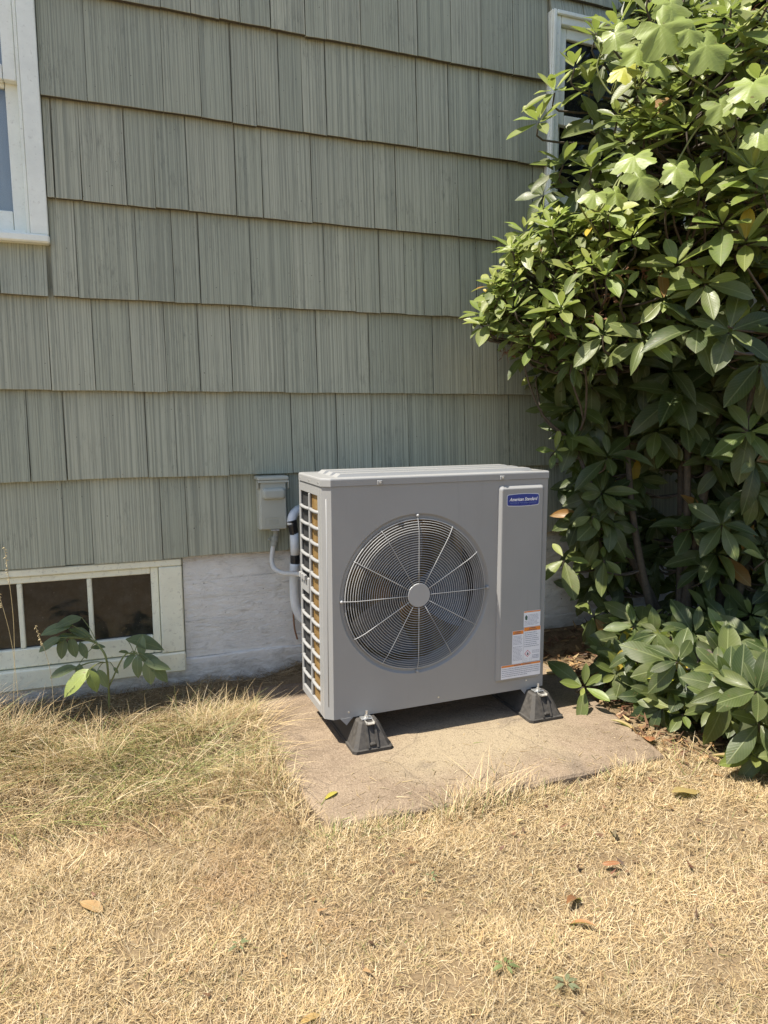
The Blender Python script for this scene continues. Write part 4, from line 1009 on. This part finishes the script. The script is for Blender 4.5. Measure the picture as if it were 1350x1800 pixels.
# spent brown flower heads
for (px, py, Yd) in ((1008,470,-.74),(1105,480,-.86),(930,520,-.62),(968,590,-.7),(1050,560,-.84),(905,590,-.6),(1215,470,-1.0),(1325,360,-1.1),(1318,25,-1.0),(950,440,-.6),(1075,520,-.88),(890,620,-.58),(1130,480,-.9)):
    c = atY(px, py, Yd); mb = MB()
    for k in range(16):
        d = Vector((rl.gauss(0, 1), rl.gauss(0, 1), rl.gauss(-.2, 1))).normalized(); l = rl.uniform(.02, .05)
        mb.tube([c, c+d*l*.5+Vector((0, 0, .006)), c+d*l+Vector((0, 0, -.004))], [.0012, .0010, .0006], 4, cap=False)
        if k % 3 == 0:
            e = c+d*l; s_ = d.orthogonal().normalized()*.007; mb.add([e-s_, e+s_, e+s_*.6+d*.018, e-s_*.6+d*.018], [(0,1,2,3)])
    mb.build('spent_flower', M['dead'], bush)

# ------------------------------------------------------------------ climbing vine with pale lobed leaves
def lobed_mesh(seed):
    r_ = random.Random(seed); n = 44; pts = []
    for i in range(n):
        a_ = -math.pi/2 + 2*math.pi*(i+.5)/n; th = (a_+math.pi/2) % (2*math.pi)
        rr = .74+.11*math.cos(5*(a_-math.pi/2)) + .045*math.cos(15*a_+seed) + .02*math.cos(31*a_)
        rr *= 1-.55*math.exp(-(min(th, 2*math.pi-th)/.28)**2); rr *= r_.uniform(.95, 1.05)
        pts.append((rr*math.cos(a_)*.62, rr*math.sin(a_)*.62+.30))
    v = [(0, .18, 0.03)]; uv = [(0, 0, 0)]
    for sc in (.5, 1.0):
        for (x, y) in pts:
            X_, Y_ = x*sc, .18+(y-.18)*sc; rd = math.hypot(X_, Y_-.2)
            v.append((X_, Y_, .05*math.cos(5*math.atan2(Y_-.2, X_))*rd*1.6 - .35*rd*rd + r_.uniform(-.012, .012))); uv.append((.3+abs(X_), Y_, 0))
    f = [(0, 1+i, 1+(i+1) % n) for i in range(n)]
    me = bpy.data.meshes.new('lobed_leaf'); f += [(1+i, 1+n+i, 1+n+(i+1) % n, 1+(i+1) % n) for i in range(n)]
    me.from_pydata(v, [], f); me.materials.append(M['leaf_o']); a = me.attributes.new('leafuv', 'FLOAT_VECTOR', 'POINT'); a.data.foreach_set('vector', np.array(uv, np.float32).ravel())
    me.polygons.foreach_set('use_smooth', [True]*len(me.polygons)); me.update(); return me
VM = [lobed_mesh(s_) for s_ in (1, 2, 3)]
vb = Vector((2.66, -.45, .05)); vine = empty('climbing_vine', vb, 'pale green climbing vine with broad lobed leaves over the rhododendron', 'vine')
vpts = []
for i, (px, py, Yd, L) in enumerate(VL):
    Yd -= .17; L *= .84; c = atY(px, py, Yd); nv = Vector((-.45, -.55, .75))+Vector((rl.uniform(-.35, .35), rl.uniform(-.3, .3), rl.uniform(-.2, .2))); dv = Vector((rl.uniform(-.7, .5), -.35, -.6))
    o = bpy.data.objects.new('leaf', VM[i % 3]); COL.objects.link(o); o.parent = vine
    m = leaf_matrix(c-dv.normalized()*L*.3, dv, nv, L*.88, rl.uniform(.85, 1.15)); o.matrix_basis = Matrix.Translation(-vb) @ m
    g_ = rl.uniform(.85, 1.1); o.color = (.27*g_, .33*g_, .085*g_, 1) if i not in (13,) else (.46, .46, .08, 1)
    vpts.append(c-dv.normalized()*L*.3)
order = [8, 12, 5, 6, 7, 10, 15, 11, 9, 1, 16, 14, 0, 4, 13, 2, 3]
path = [vb, Vector((2.66, -.45, .8)), Vector((2.55, -.50, 1.5))] + [vpts[i]+Vector((.02, .10, -.05)) for i in order]
mb = MB(); mb.tube(spline(path, 6), .0034, 6)
for p in vpts:
    q = p+Vector((.02, .10, -.05)); mb.tube(spline([q, p.lerp(q, .5)+Vector((0, 0, .02)), p], 3), .0018, 5, cap=False)
mb.build('stem', M['stem_green'], vine, True)

# ------------------------------------------------------------------ grass
def blades(P, az, L, wd, lean, bend, cols, seg=2):
    """P (n,3) roots; lean = initial angle from vertical, bend = extra angle along the blade"""
    n = len(P); t = np.linspace(0, 1, seg+1); V = np.zeros((n, (seg+1)*2, 3)); pos = P.copy(); dx, dy = np.cos(az), np.sin(az); sxv = np.stack([-dy, dx, np.zeros(n)], 1)
    rollv = rng.normal(0, .5, n)
    for i in range(seg+1):
        if i:
            ang = lean+bend*(i-.5)/seg; st = (L/seg)[:, None]
            pos = pos+st*np.stack([np.sin(ang)*dx, np.sin(ang)*dy, np.cos(ang)], 1)
        wv = (wd*(1-.85*t[i]**1.5))[:, None]*.5; sv = sxv.copy(); sv[:, 2] = rollv; sv /= np.linalg.norm(sv, axis=1)[:, None]
        V[:, 2*i] = pos-sv*wv; V[:, 2*i+1] = pos+sv*wv
    k = np.arange(n)[:, None]*(seg+1)*2; F = []
    for i in range(seg): F.append(np.concatenate([k+2*i, k+2*i+1, k+2*i+3, k+2*i+2], 1))
    F = np.stack(F, 1).reshape(-1, 4); T = np.repeat(cols, (seg+1)*2, axis=0)
    return V.reshape(-1, 3), F, T
def cat(parts):
    Vs, Fs, Ts = [], [], []; off = 0
    for (v, f_, t) in parts: Vs.append(v); Fs.append(f_+off); Ts.append(t); off += len(v)
    return np.concatenate(Vs), np.concatenate(Fs), np.concatenate(Ts)
STRAW = np.array([(.60,.48,.26),(.55,.43,.22),(.63,.52,.30),(.48,.36,.18),(.66,.57,.36),(.42,.30,.145),(.54,.43,.21)])
def straw(n, green=0.0):
    c = np.array([.93, .895, .93])*STRAW[rng.integers(0, len(STRAW), n)]*rng.uniform(.8, 1.12, (n, 1))
    g = rng.random(n) < green; c[g] = np.array([(.20,.23,.07)])*rng.uniform(.7, 1.4, (g.sum(), 1)); return c
def long_zone(x, y):
    a = sstep(-1.06, -.93, y+.04*np.sin(x*7))*sstep(.56, .46, x); return a
def scatter(n, x0, x1, y0, y1):
    return rng.uniform(x0, x1, n), rng.uniform(y0, y1, n)
parts = []
# mown lawn: dense mat, clumped
for (n, bx0, bx1, by0, by1) in ((410000, -.95, 2.75, -2.45, -.80), (80000, -2.2, 4.2, -4.2, -.3)):
    x, y = scatter(n, bx0, bx1, by0, by1)
    keep = ~in_pad(x, y, .004) & (rng.random(n) > long_zone(x, y)*.35)
    keep &= ~((x > 1.86+.05*np.sin(y*9)) & (y > -1.36+.04*np.sin(x*8)))
    cl = lump(x*1.0, y*1.0, 9.0)+.7*lump(x+3, y+2, 19.0); keep &= (rng.random(n) < np.clip(.68+.46*cl, .24, 1))
    x, y = x[keep], y[keep]; m_ = len(x); P = np.stack([x, y, gz(x, y)-.002], 1)
    az = rng.uniform(0, 2*np.pi, m_); tall = 1+.45*np.clip(lump(x+1, y, 9), -1, 1)
    L = rng.uniform(.018, .052, m_)*tall; lean = np.clip(rng.normal(1.18, .28, m_), .1, 1.52); bend = rng.uniform(-.1, .55, m_)
    tone = 1+.14*np.clip(lump(x-2, y+5, 3.0), -1, 1)+.15*np.clip(lump(x+5, y+1, 14.0), -1, 1); c = straw(m_, .015)*tone[:, None]; gp = rng.random(m_) < .22*sstep(.45, 1.1, lump(x-6, y-2, 4.0)); c[gp] = np.array([(.27,.28,.11)])*rng.uniform(.7, 1.3, (gp.sum(), 1))
    brown = sstep(.35, 1.0, lump(x+7, y-3, 5.0)); c = c*(1-.22*brown[:, None]*np.array([.6, .9, 1.0]))
    parts.append(blades(P, az, L, rng.uniform(.0010, .0024, m_), lean, bend, c, 2))
V, F, T = cat(parts); lawn = link('dry_lawn', np_mesh('dry_lawn', V, F, M['grass'], T)); tag(lawn, 'short mown lawn dried to straw yellow in the foreground', 'grass', kind='stuff')
parts = []
# uncut grass by the wall
n = 46000; x, y = scatter(n, -1.5, .58, -1.08, -.05); keep = (rng.random(n) < np.clip(long_zone(x, y)*(.62+.5*lump(x, y, 6.0)), 0, 1)*np.clip(.22+sstep(-.16, -.45, y), 0, 1)) & ~in_pad(x, y, -.005)
x, y = x[keep], y[keep]; m_ = len(x); P = np.stack([x, y, gz(x, y)-.004], 1)
grn = sstep(.1, .9, lump(x-4, y+1, 5.0))*.55
c = np.where((rng.random(m_) < grn)[:, None], np.array([(.25,.27,.09)])*rng.uniform(.6, 1.3, (m_, 1)), straw(m_, .05))
parts.append(blades(P, rng.normal(-.8, .9, m_)+2.2*lump(x+2, y, 4.0), rng.uniform(.07, .26, m_)*(1-.45*sstep(-.55, -.22, y)), rng.uniform(.0013, .0028, m_), np.clip(rng.normal(1.18, .32, m_), .05, 1.52), rng.uniform(.1, .9, m_), c, 5))
# overhanging fringe along the slab edges
def fringe(n, fx, fy, az0, azs, l0, l1, spread, green=.06):
    t = rng.random(n); x = fx(t)+rng.normal(0, spread, n); y = fy(t)+rng.normal(0, spread, n)
    ok = ~in_pad(x, y, -.012) & (lump(x, y, 14.0) > rng.uniform(-.7, .5, n)); x, y = x[ok], y[ok]; k = len(x)
    P = np.stack([x, y, gz(x, y)-.004], 1)
    parts.append(blades(P, rng.normal(az0, azs, k), rng.uniform(l0, l1, k), rng.uniform(.0014, .003, k), np.clip(rng.normal(.95, .38, k), 0, 1.5), rng.uniform(.1, .9, k), straw(k, green), 4))
fringe(2600, lambda t: .465+0*t, lambda t: -.34-t*.95, 2.6, 1.6, .04, .12, .03)
fringe(2200, lambda t: .52+t*.42, lambda t: -1.335+0*t, 1.4, 1.0, .02, .07, .022, .2)
fringe(1700, lambda t: .92+t*.30, lambda t: -1.34+0*t, 1.5, 1.0, .04, .13, .020, .12)
fringe(2600, lambda t: 1.15+t*.75, lambda t: -1.345+0*t, .4, 1.3, .03, .09, .022, .10)
fringe(900, lambda t: 1.8+t*.5, lambda t: -1.36+0*t, 1.0, 1.8, .04, .10, .04, .35)
k = 9000; x, y = scatter(k, -1.4, .95, -.36, -.015); ok = ~in_pad(x, y, .0); x, y = x[ok], y[ok]; k = len(x)
parts.append(blades(np.stack([x, y, gz(x, y)+rng.uniform(0, .02, k)], 1), rng.uniform(0, 6.28, k), rng.uniform(.03, .14, k), rng.uniform(.001, .0025, k), np.clip(rng.normal(1.40, .18, k), .7, 1.56), rng.uniform(-.3, .3, k), straw(k)*rng.uniform(.35, .9, (k, 1)), 4))
for (cx_, cy_, n_, r_, l0, l1) in ((-.66,-.44,2200,.11,.16,.36),(-.42,-.40,900,.08,.10,.26),(-.80,-.62,900,.12,.12,.30),(-.15,-.62,500,.07,.08,.22),(.30,-.50,600,.09,.08,.20),(.40,-.95,500,.08,.06,.16)):
    x = rng.normal(cx_, r_, n_); y = rng.normal(cy_, r_*.7, n_); ok = ~in_pad(x, y, .0) & (y < -.05); x, y = x[ok], y[ok]; k = len(x)
    parts.append(blades(np.stack([x, y, gz(x, y)-.004], 1), rng.uniform(0, 6.28, k), rng.uniform(l0, l1, k), rng.uniform(.0012, .0026, k), np.abs(rng.normal(.65, .4, k)), rng.uniform(.4, 1.4, k), straw(k, .12), 6))
# stray long stems lying over the slab corner and by the wall
for (x0, y0, az0, k) in ((.50,-.42,-.3,26),(.52,-.55,-.1,22),(1.12,-1.30,.5,26),(.42,-.40,.5,30),(.30,-.33,.9,26)):
    P = np.stack([rng.normal(x0, .05, k), rng.normal(y0, .04, k), np.full(k, .045)], 1)
    parts.append(blades(P, rng.normal(az0, .6, k), rng.uniform(.10, .22, k), rng.uniform(.0014, .0022, k), rng.uniform(.9, 1.35, k), rng.uniform(.1, .45, k), straw(k), 6))
V, F, T = cat(parts); lg = link('long_grass', np_mesh('long_grass', V, F, M['grass'], T)); tag(lg, 'tangled uncut dry grass below the basement window and round the slab', 'grass', kind='stuff')
# seed stalks at the corner of the basement window
st = MB(); rs2 = random.Random(9)
for (px, py, tx, ty, Yd) in ((20,1260,8,962,-.30),(35,1255,-12,1010,-.34),(95,1250,62,1100,-.30)):
    a = atY(px, py, Yd); a.z = float(gz(a.x, a.y)); b = atY(tx, ty, Yd-.03); mid = a.lerp(b, .55)+Vector((.02, 0, .02)); pts = spline([a, mid, b], 6); st.tube(pts, .0008, 4, cap=False)
    for k in range(16):
        q = pts[-1].lerp(pts[-4], k/16); d = Vector((rs2.gauss(0, 1), rs2.gauss(0, 1), -.6)).normalized()*.010
        st.tube([q, q+d*.5, q+d], [.0009, .0016, .0004], 4, cap=False)
so = st.build('grass_stalks', mat_plain('seed_stalk', (.52,.42,.23), .7, var=.2), None, True); tag(so, 'tall thin dry seed stalks in front of the basement window', 'grass', kind='stuff')

# leaf litter and bark under the bush
n = 5200; x, y = scatter(n, 1.80, 3.6, -1.50, -.05); ok = ~in_pad(x, y, .0) & (x > 1.83+.04*np.sin(y*11)) & (rng.random(n) < sstep(-1.46, -1.25, y)*.9+.05); x, y = x[ok], y[ok]; k = len(x)
P = np.stack([x, y, gz(x, y)+rng.uniform(0, .02, k)], 1)
pal = np.array([(.16,.09,.05),(.10,.06,.035),(.22,.13,.06),(.30,.19,.09),(.13,.06,.035),(.38,.27,.13)]); c = pal[rng.integers(0, 6, k)]*rng.uniform(.7, 1.3, (k, 1))
V, F, T = blades(P, rng.uniform(0, 6.28, k), rng.uniform(.015, .06, k), rng.uniform(.006, .02, k), np.clip(rng.normal(1.35, .2, k), .6, 1.57), rng.uniform(-.4, .3, k), c, 2)
k2 = 320; x2 = rng.normal(1.7, .7, k2); y2 = -1.34-np.abs(rng.normal(0, .35, k2)); P2 = np.stack([x2, y2, gz(x2, y2)+rng.uniform(.004, .018, k2)], 1)
v2, f2, t2 = blades(P2, rng.uniform(0, 6.28, k2), rng.uniform(.006, .030, k2), rng.uniform(.004, .012, k2), rng.uniform(1.2, 1.6, k2), rng.uniform(-.8, .8, k2), pal[rng.integers(0, 6, k2)]*rng.uniform(.7, 1.4, (k2, 1)), 2)
V, F, T = cat([(V, F, T), (v2, f2, t2)])
lit = link('leaf_litter', np_mesh('leaf_litter', V, F, M['grass'], T)); tag(lit, 'brown leaf litter and bark chips on the soil under the rhododendron', 'litter', kind='stuff')

k = 420; t = rng.random(k); x = rng.uniform(.54, 1.82, k); y = -1.29+np.abs(rng.normal(0, .16, k)); ok = in_pad(x, y, -.02) & (y < -.35); x, y = x[ok], y[ok]; k = len(x)
P = np.stack([x, y, np.full(k, .0415)], 1); c = straw(k, .03)*rng.uniform(.4, 1.0, (k, 1))
V, F, T = blades(P, rng.uniform(0, 6.28, k), rng.choice([.006,.01,.02,.045], k), rng.uniform(.001, .003, k), np.full(k, 1.50), rng.uniform(-.06, .06, k), c, 3)
cl_ = link('grass_clippings', np_mesh('grass_clippings', V, F, M['grass'], T)); tag(cl_, 'scattered straw clippings and crumbs lying on the concrete slab', 'litter', kind='stuff')

# ------------------------------------------------------------------ young broadleaf plant at the basement window
wp = empty('broadleaf_seedling', (-.03, -.20, .05), 'green broad leaved seedling growing in front of the basement window', 'plant')
S6 = lambda x, y: (x/2.5, 940+y/2.5)
LF = [(290,380,-.16,.13,(-.5,.1)),(235,412,-.18,.14,(-.9,.1)),(365,430,-.15,.12,(.7,-.1)),(300,440,-.17,.11,(-.3,.4)),(270,510,-.20,.10,(-.2,-.9)),(322,505,-.19,.10,(.1,-.9)),(370,515,-.18,.09,(.3,-.8)),(205,482,-.22,.11,(-.9,-.3)),(245,465,-.2,.10,(-.7,0)),
      (265,600,-.27,.12,(-.95,0)),(300,590,-.25,.08,(-.3,.2)),(320,655,-.36,.16,(-.8,-.55)),(415,650,-.37,.11,(.25,-.6)),(455,640,-.28,.10,(.3,-.7)),(405,598,-.24,.07,(.2,.2)),(350,610,-.25,.08,(0,-.4)),
      (655,472,-.20,.19,(.95,-.1)),(620,500,-.22,.11,(-.1,-.6)),(660,540,-.24,.12,(.8,.1)),(705,572,-.28,.13,(.95,-.1)),(602,590,-.25,.11,(-.1,-.9)),(655,615,-.28,.13,(0,-1)),(712,612,-.28,.12,(.7,-.7)),(560,558,-.22,.09,(-.5,-.4)),(548,512,-.2,.08,(-.2,.4)),(512,598,-.2,.04,(.3,-.4)),(435,490,-.18,.07,(.6,.3))]
LM2 = [tpl_mesh('leaflet', leaf_template(hw=.25, droop=.22, fold=.2, tipw=.9, wave=.1, seed=s_), M['leaf_o']) for s_ in (11, 12)]
hub = [Vector(atY(*S6(430, 480), -.19)), Vector(atY(*S6(470, 560), -.21)), Vector(atY(*S6(590, 520), -.21))]
root_ = Vector(atY(*S6(475, 690), -.21)); root_.z = float(gz(root_.x, root_.y))
mb = MB(); mb.tube(spline([root_, hub[1], hub[0]], 5), .0045, 7); mb.tube(spline([root_.lerp(hub[1], .5), hub[1].lerp(hub[2], .6), hub[2]], 5), .0032, 6)
for i, (x, y, Yd, L, (dx, dz)) in enumerate(LF):
    c = atY(*S6(x, y), Yd); dv = Vector((dx, -.25, dz*.8-.1)).normalized(); s0 = c-dv*L*.5; nv = Vector((-.1+dx*.2, -.55, .85))+Vector((rl.uniform(-.2, .2), 0, rl.uniform(-.15, .15)))
    o = bpy.data.objects.new('leaflet', LM2[i % 2]); COL.objects.link(o); o.parent = wp; o.matrix_basis = Matrix.Translation(-Vector(wp.location)) @ leaf_matrix(s0, dv, nv, L*.84, rl.uniform(.85, 1.1))
    g_ = rl.uniform(.85, 1.15); o.color = (.165*g_, .205*g_, .105*g_, 1) if i not in (11, 12) else (.24, .29, .07, 1)
    h_ = min(hub, key=lambda q: (q-s0).length); mb.tube(spline([h_, h_.lerp(s0, .5)+Vector((0, 0, .01)), s0], 3), .0016, 5, cap=False)
mb.build('stem', M['stem_green'], wp, True)

# ------------------------------------------------------------------ fallen leaves and lawn weeds
def dry_leaf(px, py, z, L, az, col, label, ti=4, flat=.15, grp=None, wk=1.0):
    p = atZ(px, py, z); me = TPL[ti]; mm = tpl_mesh('fallen_leaf', me, M['leaf_o']); o = link('fallen_leaf', mm)
    dv = Vector((math.cos(az), math.sin(az), .04)); o.matrix_basis = leaf_matrix(p-dv*L*.5+Vector((0, 0, .004 if z > .035 else -.008)), dv, Vector((rl.uniform(-flat, flat), rl.uniform(-flat, flat), 1)), L, wk); o.color = (*col, 1); tag(o, label, 'leaf', grp or 'fallen leaves')
dry_leaf(582,1400,PADZ,.065,.55,(.55,.46,.07),'small yellow leaf fallen on the bare front corner of the slab', 0, .05, wk=.8)
dry_leaf(160,1585,.03,.075,-.7,(.46,.29,.14),'pale orange dry leaf lying on the lawn nearest the picture corner', 1, wk=1.2)
dry_leaf(1008,1570,.03,.075,.5,(.30,.12,.06),'red brown curled leaf on the lawn, upper of a close pair', 5)
dry_leaf(1022,1612,.03,.075,2.2,(.42,.19,.08),'slim rust coloured leaf on the lawn, lower of a close pair', 5, wk=.7)
dry_leaf(1078,1455,.03,.07,1.1,(.22,.17,.12),'dark grey brown curled leaf on the lawn before the slab', 5, wk=.8)
dry_leaf(1205,1385,.04,.13,.1,(.44,.32,.12),'large golden dry leaf lying where the lawn meets the bush bed', 4, wk=1.1)
dry_leaf(1142,1296,.05,.08,.9,(.38,.16,.08),'reddish triangular dry leaf at the bush side corner of the slab', 4, wk=1.4)
dry_leaf(1292,1330,.05,.16,-.45,(.55,.40,.20),'long tan strip of dry leaf beneath the lowest whorls', 5, wk=.6)
dry_leaf(1100,1272,.05,.12,-.9,(.50,.38,.17),'long straw coloured dry leaf along the slab edge', 5, wk=.5)
dry_leaf(1075,1450+60,.03,.05,2.6,(.33,.14,.07),'tiny red brown leaf scrap lying on straw before the slab', 4)
dry_leaf(545,1782,.03,.05,.3,(.52,.34,.13),'small ochre leaf scrap on the lawn at the bottom edge', 1)
dry_leaf(1162,1188,.24,.17,1.2,(.52,.50,.06),'big bright yellow leaf caught among the low rhododendron whorls', 4, wk=1.5)
dry_leaf(975,1178,.05,.13,.4,(.50,.36,.20),'broad tan dead leaf on the soil behind the service panel', 4, wk=1.5)
def weed(px, py, n, L, col, label):
    p = atZ(px, py, .012); o = empty('lawn_weed', p, label, 'weed', 'green weeds in the dry lawn')
    for k in range(n):
        a_ = k*2.4+rl.uniform(-.3, .3); dv = Vector((math.cos(a_), math.sin(a_), .10)); l = bpy.data.objects.new('leaf', LM2[k % 2]); COL.objects.link(l); l.parent = o
        l.matrix_basis = leaf_matrix(dv*.006, dv, Vector((0, 0, 1)), L*rl.uniform(.6, 1.1), .75); g_ = rl.uniform(.8, 1.2); l.color = (*[q*g_ for q in col], 1)
weed(888,1695,6,.028,(.16,.20,.08),'bright green rosette weed with pointed leaves in the lawn')
weed(995,1728,7,.026,(.19,.21,.12),'grey green low weed in the lawn, lowest of the weeds')
weed(420,1660,5,.024,(.17,.20,.10),'dull green weed in the lawn on the seedling side')
weed(758,1540,4,.02,(.15,.2,.09),'tiny green weed in the lawn below the slab')
